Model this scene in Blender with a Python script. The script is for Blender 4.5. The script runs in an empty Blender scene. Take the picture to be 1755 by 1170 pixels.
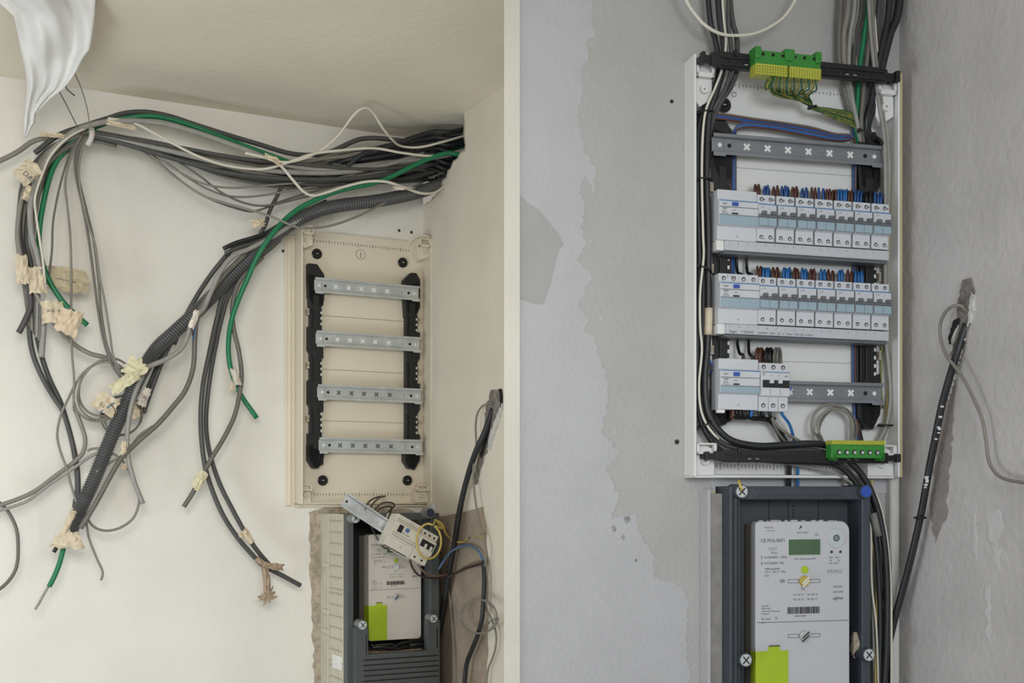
import bpy, math, random
from mathutils import Matrix, Vector, noise
R = random.Random(7)
# ------------------------------------------------------------------ camera, world, lights
F = 2060.0; CX = 877.5; HZ = 850.0; CAMZ = 1.30
cam_d = bpy.data.cameras.new('camera'); cam = bpy.data.objects.new('camera', cam_d)
bpy.context.scene.collection.objects.link(cam); bpy.context.scene.camera = cam
cam.location = (0, 0, CAMZ); cam.rotation_euler = (math.pi / 2, 0, 0)
cam_d.sensor_width = 36; cam_d.lens = F / 1755 * 36
cam_d.shift_y = (HZ - 585) / 1755; cam_d.clip_start = 0.01
sc = bpy.context.scene
sc.view_settings.view_transform = 'Standard'; sc.view_settings.look = 'None'
sc.view_settings.gamma = 1; sc.view_settings.use_curve_mapping = False
sc.view_settings.exposure = 0.0
w = bpy.data.worlds.new('world'); sc.world = w; w.use_nodes = True
w.node_tree.nodes['Background'].inputs[0].default_value = (0.93, 0.96, 1.0, 1)
w.node_tree.nodes['Background'].inputs[1].default_value = 0.62
def area(name, loc, target, sx, sy, power, col, spread=180):
    l = bpy.data.lights.new(name, 'AREA'); l.shape = 'RECTANGLE'; l.size = sx; l.size_y = sy
    l.energy = power; l.color = col; l.spread = math.radians(spread)
    o = bpy.data.objects.new(name, l); sc.collection.objects.link(o); o.location = loc
    o.rotation_euler = (Vector(target) - Vector(loc)).to_track_quat('-Z', 'Y').to_euler()
    return o
area('window_light', (-0.25, 0.3, 1.75), (-1.15, 2.6, 1.35), 0.5, 0.5, 5.8, (1.0, 0.955, 0.88), 95)
area('low_fill_light', (-1.7, 0.9, 0.35), (-0.7, 2.9, 1.35), 0.9, 0.9, 11.5, (0.86, 0.955, 1.0), 125)  # added cool fill from low left, brightens ceiling and side wall; no real window
area('right_fill_light', (0.75, -0.8, 1.8), (0.95, 2.1, 1.4), 0.8, 0.8, 9.2, (0.90, 0.96, 1.0), 100)  # added fill lamp to brighten the right room, not an actual doorway

# ------------------------------------------------------------------ helpers
COL = sc.collection
def lin(c):
    return tuple(((v / 255) / 12.92 if v / 255 <= 0.04045 else (((v / 255) + 0.055) / 1.055) ** 2.4) for v in c) + (1,)
MATS = {}
def mat(name, rgb, rough=0.6, metal=0.0, var=0.08, scale=30, bump=0.0, bscale=200, rgb2=None, spec=0.5, trans=0.0, sss=0):
    if name in MATS: return MATS[name]
    m = bpy.data.materials.new(name); m.use_nodes = True; nt = m.node_tree; b = nt.nodes['Principled BSDF']
    tc = nt.nodes.new('ShaderNodeTexCoord')
    n = nt.nodes.new('ShaderNodeTexNoise'); n.inputs['Scale'].default_value = scale; n.inputs['Detail'].default_value = 6
    nt.links.new(tc.outputs['Object'], n.inputs['Vector'])
    r = nt.nodes.new('ShaderNodeValToRGB'); r.color_ramp.elements[0].position = 0.35; r.color_ramp.elements[1].position = 0.65
    c = lin(rgb); c2 = lin(rgb2) if rgb2 else tuple(v * (1 - var) for v in c[:3]) + (1,)
    r.color_ramp.elements[0].color = c2; r.color_ramp.elements[1].color = c
    nt.links.new(n.outputs['Fac'], r.inputs['Fac']); nt.links.new(r.outputs['Color'], b.inputs['Base Color'])
    b.inputs['Roughness'].default_value = rough; b.inputs['Metallic'].default_value = metal
    b.inputs['Specular IOR Level'].default_value = spec
    if trans: b.inputs['Transmission Weight'].default_value = trans
    if bump:
        n2 = nt.nodes.new('ShaderNodeTexNoise'); n2.inputs['Scale'].default_value = bscale; n2.inputs['Detail'].default_value = 8
        nt.links.new(tc.outputs['Object'], n2.inputs['Vector'])
        bp = nt.nodes.new('ShaderNodeBump'); bp.inputs['Strength'].default_value = bump; bp.inputs['Distance'].default_value = 0.004
        nt.links.new(n2.outputs['Fac'], bp.inputs['Height']); nt.links.new(bp.outputs['Normal'], b.inputs['Normal'])
    MATS[name] = m; return m

class Frame:
    """a wall: local x along it, y into it, z up"""
    def __init__(s, X, Y, a):
        s.M = Matrix.Translation((X, Y, CAMZ)) @ Matrix.Rotation(a, 4, 'Z'); s.I = s.M.inverted()
        s.C = s.I @ Vector((0, 0, CAMZ))
    def P(s, px, py, d=0.0):
        r = s.I.to_3x3() @ Vector(((px - CX) / F, 1, (HZ - py) / F))
        t = (-d - s.C.y) / r.y
        return s.C + r * t
    def W(s, px, py, d=0.0): return s.M @ s.P(px, py, d)
aL = math.atan(F / 3890); YL = 3.2; XL = (630 - CX) / F * YL
FL = Frame(XL, YL, aL)
aR = math.atan(F / 8260); YR = 2.06; XR = (1370 - CX) / F * YR
FR = Frame(XR, YR, aR)
def corner(fr, px): v = fr.W(px, 850, 0); return v.x, v.y
FSL = Frame(*corner(FL, 725), aL - math.pi / 2)
FSR = Frame(*corner(FR, 1541), aR - math.pi / 2)
CEIL = (HZ - 240) / F * corner(FL, 725)[1]           # above the camera
FLOOR = -CAMZ
LS = FSL.P(864, 850).x
ID = Frame(0, 0, 0); ID.M = Matrix.Identity(4); ID.I = Matrix.Identity(4)

def tag(o, label=None, cat=None, group=None, kind=None):
    if label: o['label'] = label
    if cat: o['category'] = cat
    if group: o['group'] = group
    if kind: o['kind'] = kind
    return o
class Root:
    """a thing standing on frame fr at local anchor"""
    def __init__(s, fr, anchor, name, label=None, cat=None, group=None, roll=0.0, kind=None, empty=True, yaw=0.0):
        s.fr = fr; s.a = Vector(anchor)
        s.M = fr.M @ Matrix.Translation(s.a) @ Matrix.Rotation(roll, 4, 'Y') @ Matrix.Rotation(yaw, 4, 'Z')
        s.o = None; s.meta = (name, label, cat, group, kind)
        if empty:
            s.o = bpy.data.objects.new(name, None); s.o.empty_display_size = 0.02; COL.objects.link(s.o)
            s.o.matrix_world = s.M; tag(s.o, label, cat, group, kind)
class MB:
    def __init__(s): s.v = []; s.f = []
    def add(s, vs, fs):
        n = len(s.v); s.v += [tuple(v) for v in vs]; s.f += [tuple(i + n for i in f) for f in fs]; return s
    def box(s, x0, x1, y0, y1, z0, z1):
        return s.add([(x0,y0,z0),(x1,y0,z0),(x1,y1,z0),(x0,y1,z0),(x0,y0,z1),(x1,y0,z1),(x1,y1,z1),(x0,y1,z1)],
                     [(0,3,2,1),(4,5,6,7),(0,1,5,4),(1,2,6,5),(2,3,7,6),(3,0,4,7)])
    def prism(s, poly, y0, y1):
        """poly in x,z; from y0 (front, towards the viewer) to y1"""
        n = len(poly); ar = sum(poly[i][0]*poly[(i+1)%n][1]-poly[(i+1)%n][0]*poly[i][1] for i in range(n))
        if ar < 0: poly = poly[::-1]
        vs = [(x, y0, z) for x, z in poly] + [(x, y1, z) for x, z in poly]
        fs = [tuple(range(n)), tuple(range(2*n-1, n-1, -1))] + [(i, i+n, (i+1)%n+n, (i+1)%n) for i in range(n)]
        return s.add(vs, fs)
    def xprism(s, prof, x0, x1):
        """profile in y,z extruded along x"""
        n = len(prof); vs = [(x0, y, z) for y, z in prof] + [(x1, y, z) for y, z in prof]
        return s.add(vs, [tuple(range(n)), tuple(range(2*n-1, n-1, -1))] + [(i, i+n, (i+1)%n+n, (i+1)%n) for i in range(n)])
    def disc(s, x, z, r, y0, y1, n=16, r2=None):
        r2 = r if r2 is None else r2
        vs = [(x+r*math.cos(2*math.pi*i/n), y0, z+r*math.sin(2*math.pi*i/n)) for i in range(n)] + \
             [(x+r2*math.cos(2*math.pi*i/n), y1, z+r2*math.sin(2*math.pi*i/n)) for i in range(n)]
        return s.add(vs, [tuple(range(n)), tuple(range(2*n-1, n-1, -1))] + [(i, i+n, (i+1)%n+n, (i+1)%n) for i in range(n)])
    def ring(s, x, z, ro, ri, y0, y1, n=24):
        vs = []
        for rr, y in ((ro, y0), (ro, y1), (ri, y1), (ri, y0)):
            vs += [(x+rr*math.cos(2*math.pi*i/n), y, z+rr*math.sin(2*math.pi*i/n)) for i in range(n)]
        fs = []
        for k in range(4):
            for i in range(n): fs.append((k*n+i, ((k+1)%4)*n+i, ((k+1)%4)*n+(i+1)%n, k*n+(i+1)%n))
        return s.add(vs, fs)
    def tube(s, pts, rad, sides=8, caps=True):
        pts = [Vector(p) for p in pts]; n = len(pts)
        T = [(pts[min(i+1, n-1)] - pts[max(i-1, 0)]).normalized() for i in range(n)]
        a = Vector((0, 0, 1)) if abs(T[0].z) < 0.9 else Vector((1, 0, 0))
        N = T[0].cross(a).normalized(); vs = []
        for i in range(n):
            N = (N - T[i] * N.dot(T[i])).normalized(); B = T[i].cross(N)
            r = rad(i) if callable(rad) else rad
            for k in range(sides):
                t = 2*math.pi*k/sides; vs.append(pts[i] + (N*math.cos(t) + B*math.sin(t))*r)
        fs = [(i*sides+k, i*sides+(k+1)%sides, (i+1)*sides+(k+1)%sides, (i+1)*sides+k) for i in range(n-1) for k in range(sides)]
        if caps: fs += [tuple(range(sides-1, -1, -1)), tuple(range((n-1)*sides, n*sides))]
        return s.add(vs, fs)
    def text(s, st, x, y, z, size, right=Vector((1,0,0)), up=Vector((0,0,1)), align='LEFT'):
        vs, fs = text_data(st, align)
        o = Vector((x, y, z))
        return s.add([o + right*(v[0]*size) + up*(v[1]*size) for v in vs], fs)
    def build(s, name, m, root, parent=None, bevel=0.0, smooth=False, kind=None, label=None):
        me = bpy.data.meshes.new(name)
        if root is None: a = Vector((0,0,0))
        else: a = root.a
        me.from_pydata([(v[0]-a.x, v[1]-a.y, v[2]-a.z) for v in s.v], [], s.f); me.update()
        me.materials.append(m)
        if smooth:
            me.polygons.foreach_set('use_smooth', [True]*len(me.polygons))
        o = bpy.data.objects.new(name, me); COL.objects.link(o)
        if bevel:
            b = o.modifiers.new('bevel', 'BEVEL'); b.width = bevel; b.segments = 2; b.limit_method = 'ANGLE'; b.angle_limit = math.radians(40)
        if root and root.o is not None: o.parent = parent if parent is not None else root.o
        elif root:
            o.matrix_world = root.M; root.o = o; nm, lb, ct, gr, kd = root.meta; tag(o, lb, ct, gr, kd)
        if kind: o['kind'] = kind
        if label: o['label'] = label
        return o
_T = {}
def text_data(st, align):
    k = (st, align)
    if k not in _T:
        c = bpy.data.curves.new('t', 'FONT'); c.body = st; c.resolution_u = 2; c.size = 1; c.align_x = align
        o = bpy.data.objects.new('t', c); COL.objects.link(o)
        dg = bpy.context.evaluated_depsgraph_get(); me = bpy.data.meshes.new_from_object(o.evaluated_get(dg))
        _T[k] = ([tuple(v.co[:2]) for v in me.vertices], [tuple(p.vertices) for p in me.polygons])
        bpy.data.objects.remove(o); bpy.data.meshes.remove(me); bpy.data.curves.remove(c)
    return _T[k]
def dup(o, M=None, label=None, group=None, parent=None):
    c = o.copy(); COL.objects.link(c)
    if parent is not None: c.parent = parent
    if M is not None: c.matrix_world = M
    if label: c['label'] = label
    if group: c['group'] = group
    for ch in [x for x in bpy.data.objects if x.parent == o]: dup(ch, parent=c)
    return c
def spline(pts, step=0.008):
    pts = [Vector(p) for p in pts]
    if len(pts) < 2: return pts
    P = [pts[0]*2 - pts[1]] + pts + [pts[-1]*2 - pts[-2]]; out = []
    for i in range(1, len(P)-2):
        p0, p1, p2, p3 = P[i-1:i+3]; L = (p2-p1).length; n = max(2, int(L/step))
        if L < 1e-6: continue
        for k in range(n):
            t = k/n; t2 = t*t; t3 = t2*t
            out.append(0.5*((2*p1) + (p2-p0)*t + (2*p0-5*p1+4*p2-p3)*t2 + (3*p1-p0-3*p2+p3)*t3))
    out.append(P[-2]); return out
def cable(fr, name, label, pts, r, m, group=None, cat='cable', step=0.008, sides=8, d=None, root=None, wob=0.0):
    """pts: (px, py[, d]) seen over wall fr"""
    L = []
    for p in pts:
        dd = p[2] if len(p) > 2 else (d if d is not None else 0.03)
        L.append(fr.P(p[0], p[1], dd))
    S = spline(L, step)
    if wob:
        s0 = R.random()*99
        S = [p + Vector((noise.noise(Vector((s0, i*0.05, 0)))*wob, noise.noise(Vector((s0, i*0.05, 9)))*wob, noise.noise(Vector((s0, i*0.05, 5)))*wob)) for i, p in enumerate(S)]
    mb = MB().tube(S, r, sides)
    if root is None:
        rt = Root(fr, S[0], name, label, cat, group, empty=False)
        return mb.build(name, m, rt, smooth=True)
    return mb.build(name, m, root, smooth=True)

# ------------------------------------------------------------------ materials
M_wallL = mat('warm_white_wall', (232,228,219), 0.9, var=0.07, scale=4, bump=0.25, bscale=60)
M_ceil  = mat('ceiling_plaster', (234,226,208), 0.9, var=0.08, scale=3, bump=0.35, bscale=40)
M_sideL = mat('warm_side_wall', (222,214,198), 0.9, var=0.08, scale=5, bump=0.4, bscale=50)
M_cut   = mat('cut_plaster', (196,186,168), 0.95, var=0.3, scale=60, bump=0.9, bscale=150)
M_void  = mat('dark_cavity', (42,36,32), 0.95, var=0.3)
M_part  = mat('partition_edge', (205,201,190), 0.9, var=0.12, scale=3, bump=0.2, bscale=80)
M_gyp   = mat('grey_gypsum', (171,170,167), 0.9, var=0.06, scale=9, bump=0.4, bscale=120)
M_skim  = mat('pale_skim', (178,178,180), 0.9, var=0.05, scale=14, bump=0.3, bscale=120)
M_dpatch= mat('dark_gypsum', (162,161,159), 0.9, var=0.05, scale=14, bump=0.2, bscale=120)
M_sideR = mat('cool_side_wall', (204,199,197), 0.9, var=0.12, scale=7, bump=0.5, bscale=60)
M_floor = mat('dusty_floor', (150,140,128), 0.8, var=0.3, scale=5, bump=0.3)
M_mortar= mat('brown_mortar', (168,152,134), 0.95, var=0.22, scale=18, bump=1.0, bscale=120)
M_mortg = mat('grey_mortar', (140,132,125), 0.95, var=0.4, scale=60, bump=1.0, bscale=150)
M_crumb = mat('white_plaster_crumbs', (215,212,206), 0.95, var=0.2, scale=60, bump=1.0)
M_rust  = mat('rough_wall_edge', (196,182,162), 0.95, var=0.35, scale=60, bump=1.0)
M_encL  = mat('cream_plastic', (222,212,192), 0.45, var=0.04, scale=6)
M_encR  = mat('white_plastic', (222,222,219), 0.45, var=0.04, scale=6)
M_line  = mat('groove_grey', (150,145,136), 0.8)
M_lineR = mat('groove_light', (165,165,165), 0.8)
M_blk   = mat('black_plastic', (22,22,24), 0.45, var=0.3, scale=60)
M_blk2  = mat('black_glossy', (14,14,16), 0.2)
M_zinc  = mat('zinc_steel', (196,200,198), 0.42, metal=0.35, var=0.18, scale=25)
M_zinc2 = mat('zinc_bright', (220,223,226), 0.3, metal=0.5, var=0.3, scale=40)
M_zinc3 = mat('zinc_dull', (140,143,148), 0.42, metal=0.6, var=0.12, scale=25)
M_dark  = mat('dark_hole', (30,28,27), 0.9)
M_hole2 = mat('steel_hole_edge', (105,108,110), 0.5, metal=0.3)
M_wht   = mat('white_mark', (228,228,224), 0.6)
M_devb  = mat('device_grey', (186,189,194), 0.45, var=0.03)
M_devw  = mat('device_white', (200,202,206), 0.45, var=0.03)
M_blueb = mat('device_pale_blue', (150,170,180), 0.4, var=0.05)
M_bline = mat('device_blue_line', (70,120,170), 0.5)
M_bbtn  = mat('blue_button', (44,82,170), 0.4)
M_tog   = mat('toggle_grey', (98,100,104), 0.5)
M_ptext = mat('print_grey', (92,94,98), 0.7)
M_ptxtm = mat('print_midgrey', (78,78,82), 0.7)
M_ptxtd = mat('print_dark', (52,52,56), 0.7)
M_olive = mat('print_olive', (100,110,70), 0.7)
M_grn   = mat('terminal_green', (52,132,50), 0.4, var=0.08)
M_yel   = mat('terminal_yellow', (180,182,66), 0.4, var=0.08)
M_cdk   = mat('cable_dark', (76,76,74), 0.5, var=0.15, scale=60)
M_cbk   = mat('cable_black', (38,40,42), 0.45, var=0.2, scale=40)
M_cg1   = mat('cable_grey', (134,129,120), 0.5, var=0.12, scale=60)
M_cg2   = mat('cable_midgrey', (108,104,97), 0.5, var=0.12, scale=60)
M_cg3   = mat('cable_lightgrey', (150,148,142), 0.5, var=0.12, scale=60)
M_cwh   = mat('cable_white', (214,208,194), 0.5, var=0.08)
M_cgr   = mat('cable_green', (24,120,78), 0.45, var=0.1)
M_blu   = mat('wire_blue', (38,82,142), 0.4, var=0.1)
M_blu2  = mat('wire_bright_blue', (36,104,168), 0.4, var=0.1)
M_brn   = mat('wire_brown', (88,50,38), 0.45, var=0.1)
M_gy    = mat('wire_green_yellow', (42,74,44), 0.45, rgb2=(150,142,58), scale=110)
M_yg    = mat('wire_yellow', (190,168,84), 0.45, var=0.1)
M_wbk   = mat('wire_black', (20,20,22), 0.4)
M_tape  = mat('masking_tape', (220,205,178), 0.85, var=0.14, scale=60, bump=0.5, bscale=300)
M_tape2 = mat('yellowed_tape', (222,214,180), 0.8, var=0.12, scale=60, bump=0.5, bscale=300)
M_cloth = mat('brown_tape_strip', (180,158,134), 0.9, var=0.25, scale=80, bump=0.5)
M_bag   = mat('white_plastic_film', (240,239,236), 0.65, var=0.05, scale=8, spec=0.2)
M_frmL  = mat('charcoal_box', (76,80,80), 0.5, var=0.1, scale=40, bump=0.1)
M_frmR  = mat('slate_box', (62,68,76), 0.45, var=0.12, scale=60, bump=0.15)
M_frmI  = mat('slate_box_inside', (58,64,70), 0.55, var=0.12, scale=30)
M_base  = mat('beige_box_base', (196,190,172), 0.6, var=0.08)
M_metL  = mat('meter_case_warm', (208,200,190), 0.5, var=0.03)
M_metR  = mat('meter_case_cool', (190,190,194), 0.5, var=0.03)
M_metS  = mat('meter_side', (120,112,104), 0.6)
M_lime  = mat('lime_sticker', (168,192,34), 0.5, var=0.05)
M_lcd   = mat('lcd_green', (84,110,84), 0.25, var=0.25, scale=12)
M_scr   = mat('screw_pale', (190,196,196), 0.45, var=0.1)
M_trunk = mat('trunking_white', (205,203,198), 0.5)

# ------------------------------------------------------------------ the setting
def struct(name, mb, m, fr, root=None, bevel=0):
    rt = Root(fr, (0,0,0), name, kind='structure', empty=False)
    return mb.build(name, m, rt, bevel=bevel), rt
xl = FL.P(-700, 850).x
wbl, rWBL = struct('wall_left_back', MB().box(xl, FL.P(725, 850).x + 0.0, 0, 0.12, FLOOR, CEIL), M_wallL, FL)
# side wall with the ragged hole where the cables come through
rag = [(795,190),(796.5,212),(795.5,232),(798,247),(797,257),(789,262),(784,272),(777,277),(773,288),(768,293),(766,303),(759,309),(757,317),(751,323),(749,333),(743,338),(740,344),(733,347),(728,352)]
poly = [(0, FLOOR), (LS, FLOOR), (LS, CEIL), (FSL.P(795, 190).x, CEIL)] + [(FSL.P(*p).x, FSL.P(*p).z) for p in rag[1:]] + [(0, FSL.P(725, 352).z)]
wsl, rWSL = struct('wall_left_side', MB().prism(poly, 0, 0.05), M_sideL, FSL)
edge = MB()
pe = rag[1:]
for i in range(len(pe)-1):
    a, b = FSL.P(*pe[i]), FSL.P(*pe[i+1])
    j = lambda: R.uniform(0.001, 0.006)
    edge.prism([(a.x, a.z), (b.x, b.z), (b.x+j(), b.z-j()*0.6), (a.x+j(), a.z-j()*0.6)], -0.0015-R.random()*0.002, 0.045)
edge.build('broken_plaster_edge', M_cut, rWSL, label='crumbling plaster edge of the cable hole')
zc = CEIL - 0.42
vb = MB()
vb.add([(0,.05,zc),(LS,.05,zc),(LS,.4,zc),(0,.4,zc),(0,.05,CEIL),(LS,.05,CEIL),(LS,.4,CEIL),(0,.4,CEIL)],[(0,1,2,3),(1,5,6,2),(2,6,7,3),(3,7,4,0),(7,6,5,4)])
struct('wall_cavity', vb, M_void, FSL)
pier_x = 13.5 / F * 1.935
struct('wall_partition', MB().box(-pier_x, pier_x, 1.935, 3.0, 0, CAMZ + CEIL), M_part, ID)
xr0 = FR.P(891, 850).x; xr1 = FR.P(1541, 850).x
wbr, rWBR = struct('wall_right_back', MB().box(xr0, xr1, 0, 0.10, FLOOR, CEIL), M_gyp, FR)
wsr, rWSR = struct('wall_right_side', MB().box(0, 1.1, 0, 0.10, FLOOR, CEIL), M_sideR, FSR)
struct('ceiling', MB().box(-2.8, 2.2, 0.2, 4.2, CAMZ + CEIL, CAMZ + CEIL + 0.08), M_ceil, ID)
struct('floor', MB().box(-2.8, 2.2, -1.2, 4.2, -0.06, 0.0), M_floor, ID)

def jag(fr, pts, amp=4, n=6, seed=1, d=0):
    """ragged outline through the pixel points"""
    rr = random.Random(seed); out = []
    for i in range(len(pts)):
        a, b = pts[i], pts[(i+1) % len(pts)]
        straight = len(a) > 2 and a[2] == 's'
        k = 1 if straight else max(2, int(math.hypot(b[0]-a[0], b[1]-a[1]) / n))
        for j in range(k):
            t = j / k; jx = jy = 0
            if j and not straight: jx = rr.uniform(-amp, amp); jy = rr.uniform(-amp, amp)*0.5
            p = fr.P(a[0]+(b[0]-a[0])*t+jx, a[1]+(b[1]-a[1])*t+jy, d); out.append((p.x, p.z))
    return out
def patch(name, fr, root, pts, m, th=0.0006, amp=4, n=6, seed=1, label=None):
    p = jag(fr, pts, amp, n, seed)
    vs = [(x, -th, z) for x, z in p] + [(x, 0.002, z) for x, z in p]; k = len(p)
    from mathutils.geometry import tessellate_polygon
    tri = tessellate_polygon([[Vector((x, z, 0)) for x, z in p]])
    fs = []
    for t in tri:
        a, b, c = t; ar = (p[b][0]-p[a][0])*(p[c][1]-p[a][1])-(p[c][0]-p[a][0])*(p[b][1]-p[a][1])
        fs.append((a, b, c) if ar > 0 else (a, c, b))
    fs += [(i, (i+1) % k, (i+1) % k + k, i+k) for i in range(k)]
    return MB().add(vs, fs).build(name, m, root, label=label)
# pale skim coat on the right back wall
patch('skim_coat_patch', FR, rWBR, [(889,-60,'s'),(1012,-60),(1014,30),(1020,62),(1004,72),(1008,100),(994,118),(1000,150),(990,185),(995,225),(1002,262),(1021,285),(1019,336),(1008,310),(1002,300),(992,330),(1003,352),(996,392),(1004,420),(988,445),(1013,470),(1003,500),(990,520),(1008,545),(1000,565),(1020,580),(1026,610),(1040,640),(1042,690),(1030,740),(1062,775),(1040,800),(1060,850),(1046,890),(1090,880),(1100,925),(1120,950),(1122,990),(1160,1000),(1178,1020),(1176,1100),(1186,1200),(889,1200,'s')], M_skim, 0.0006, 3.5, 5, 3, label='pale ragged skim coat on the left of the wall')
patch('bare_plaster_patch', FR, rWBR, [(889,332,'s'),(908,350),(925,362),(940,380),(955,398),(966,418),(957,430),(950,460),(938,500),(932,521),(912,520),(889,512,'s')], M_dpatch, 0.0011, 1.2, 9, 4, label='darker bare patch at the left edge')
for i, (x, y, r) in enumerate([(1024,130,3),(1018,150,3),(1010,125,2.5),(1022,195,2),(1035,520,4),(1030,545,3),(1046,590,3),(1052,905,5),(1075,890,6),(1068,920,4),(1090,960,3),(1012,415,3.5),(1055,740,4)]):
    patch('skim_speck', FR, rWBR, [(x-r,y),(x,y-r*1.6),(x+r,y),(x,y+r*1.5)], M_skim, 0.0006, 1.2, 3, 20+i)
def drill(fr, root, px, py, r=0.004, m=M_rust):
    p = fr.P(px, py); MB().disc(p.x, p.z, r*1.5, -0.0004, 0.001, 9).build('chipped_plaster', m, root)
    MB().disc(p.x, p.z, r, -0.0008, 0.001, 9).build('drill_hole', M_dark, root)
drill(FR, rWBR, 1151, 174, 0.0032); drill(FR, rWBR, 1160, 757, 0.0032, M_mortg)
for x, y in ((485,430),(684,395),(705,398),(497,821)): drill(FL, rWBL, x, y, 0.0032)
# ragged masonry round the left meter box and brown mortar on the side wall
patch('mortar_strip', FL, rWBL, [(529,878),(560,868),(700,872),(724,880,'s'),(724,1300,'s'),(540,1300),(538,1150),(534,1050),(531,950)], M_rust, 0.002, 2.5, 9, 9, label='rough sandy edge of the niche')
patch('mortar_patch', FSL, rWSL, [(728,884,'s'),(760,884),(800,876),(828,868),(834,900),(838,1000),(836,1100),(832,1300),(728,1300,'s')], M_mortar, 0.0015, 1.5, 12, 11, label='brown mortar patch beside the meter box')
patch('chase_filling', FSL, rWSL, [(843,668),(856,668),(860,680),(858,700),(852,712),(846,725),(842,745),(836,770),(826,800),(818,830),(812,830),(820,790),(828,755),(832,725),(834,700)], M_mortg, 0.003, 1.5, 5, 12, label='rough grey cement in the wall chase')
patch('plaster_crumb', FSL, rWSL, [(853,715),(858,700),(861,680),(863,700),(856,725),(848,748),(842,770),(838,770),(842,745)], M_crumb, 0.005, 1, 5, 13)
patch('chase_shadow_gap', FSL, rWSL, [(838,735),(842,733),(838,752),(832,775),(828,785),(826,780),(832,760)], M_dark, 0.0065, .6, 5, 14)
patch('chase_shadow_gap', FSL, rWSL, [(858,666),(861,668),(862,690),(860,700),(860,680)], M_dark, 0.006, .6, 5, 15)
patch('mortar_strip', FR, rWBR, [(1214,842),(1235,838),(1255,848),(1262,900),(1262,1300),(1228,1300),(1228,1120),(1236,1080),(1228,1000),(1226,950),(1218,910),(1213,870)], M_rust, 0.002, 2.5, 8, 16, label='rough sandy edge beside the slate meter box')
patch('mortar_band', FR, rWBR, [(1215,818),(1240,815),(1538,815,'s'),(1538,845,'s'),(1240,845),(1220,840)], M_skim, 0.0015, 1.5, 12, 17)
patch('chase_filling', FSR, rWSR, [(1652,480),(1666,476),(1672,500),(1668,530),(1662,560),(1655,600),(1640,640),(1628,645),(1636,600),(1640,560),(1644,520)], M_mortg, 0.003, 1.5, 6, 18, label='rough grey cement at the head of the chase')
patch('brown_smear', FSR, rWSR, [(1622,650),(1640,650),(1636,720),(1628,800),(1622,890),(1604,930),(1596,880),(1602,800),(1612,720)], mat('brown_smear',(160,150,145),0.95,var=.15,scale=40,bump=.5), 0.0008, 3, 8, 19)
for i, q in enumerate([[(1690,880),(1712,872),(1720,900),(1708,935),(1694,920)],[(1700,930),(1716,940),(1712,975),(1704,960)],[(1690,1000),(1695,1000),(1697,1100),(1691,1090)],[(1668,880),(1672,880),(1674,960),(1670,950)]]):
    patch('plaster_smear', FSR, rWSR, q, mat('pale_smear',(212,208,206),.9,var=.1,scale=60), 0.0008, 2.5, 5, 70+i)
for i, q in enumerate([[(1668,500),(1673,510),(1668,545),(1662,560)],[(1652,575),(1658,580),(1650,610),(1640,640),(1636,636),(1646,605)],[(1628,640),(1638,640),(1632,670),(1620,700),(1616,696)],[(1640,560),(1646,556),(1636,600),(1630,610)]]):
    patch('plaster_crumb', FSR, rWSR, q, M_crumb, 0.005, 1.6, 4, 30+i)
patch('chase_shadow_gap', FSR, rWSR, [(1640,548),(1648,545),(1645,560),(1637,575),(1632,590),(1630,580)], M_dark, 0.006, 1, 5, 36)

# ------------------------------------------------------------------ distribution enclosures
def poly_px(fr, pts, d): return [(fr.P(x, y, d).x, fr.P(x, y, d).z) for x, y in pts]
def din_rail(root, x0, x1, zc_, yb, m, marks, hole_m, h=0.0175, parent=None, name='din_rail'):
    """top-hat rail between x0 and x1, centre height zc_, web at yb (front lips at yb-0.0075)"""
    o = MB()
    yl = yb - 0.0075
    prof = [(yl, zc_+h), (yl, zc_+h-0.0045), (yl+0.001, zc_+h-0.0045), (yl+0.001, zc_+h-0.001), (yb, zc_+h-0.001-0.0)]
    # lips
    o.box(x0, x1, yl, yl+0.001, zc_+h-0.005, zc_+h); o.box(x0, x1, yl, yl+0.001, zc_-h, zc_-h+0.005)
    o.box(x0, x1, yl, yb, zc_+h-0.006, zc_+h-0.005); o.box(x0, x1, yl, yb, zc_-h+0.005, zc_-h+0.006)
    o.box(x0, x1, yb, yb+0.001, zc_-h+0.005, zc_+h-0.005)
    o.box(x0, x0+0.022, yl-0.001, yl, zc_-h-0.003, zc_-h+0.004); o.box(x1-0.022, x1, yl-0.001, yl, zc_-h-0.003, zc_-h+0.004)
    r = o.build(name, m, root, parent=parent, bevel=0.0003)
    L = x1 - x0
    for t in marks:
        x = x0 + L*t; c = MB()
        for s in (1, -1):
            q = 0.0048; e = 0.0014
            c.prism([(x-q-e, zc_-s*(q-e)), (x-q+e, zc_-s*(q+e)), (x+q+e, zc_+s*(q-e)), (x+q-e, zc_+s*(q+e))], yb-0.0006-s*.0001, yb)
        c.build('slot', hole_m, root, parent=r)
    for t, mm in ((0.045, M_wht), (0.10, M_dark), (0.90, M_dark), (0.955, M_wht)):
        x = x0 + L*t
        MB().disc(x, zc_, 0.0036, yb-0.0008, yb, 12).build('fixing_hole', mm, root, parent=r)
    MB().box(x0+L*0.068, x0+L*0.0705, yb-0.0005, yb, zc_-0.011, zc_+0.011).box(x0+L*0.83, x0+L*0.8325, yb-0.0005, yb, zc_-0.005, zc_+0.005).build('bend_mark', M_hole2, root, parent=r)
    return r
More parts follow.
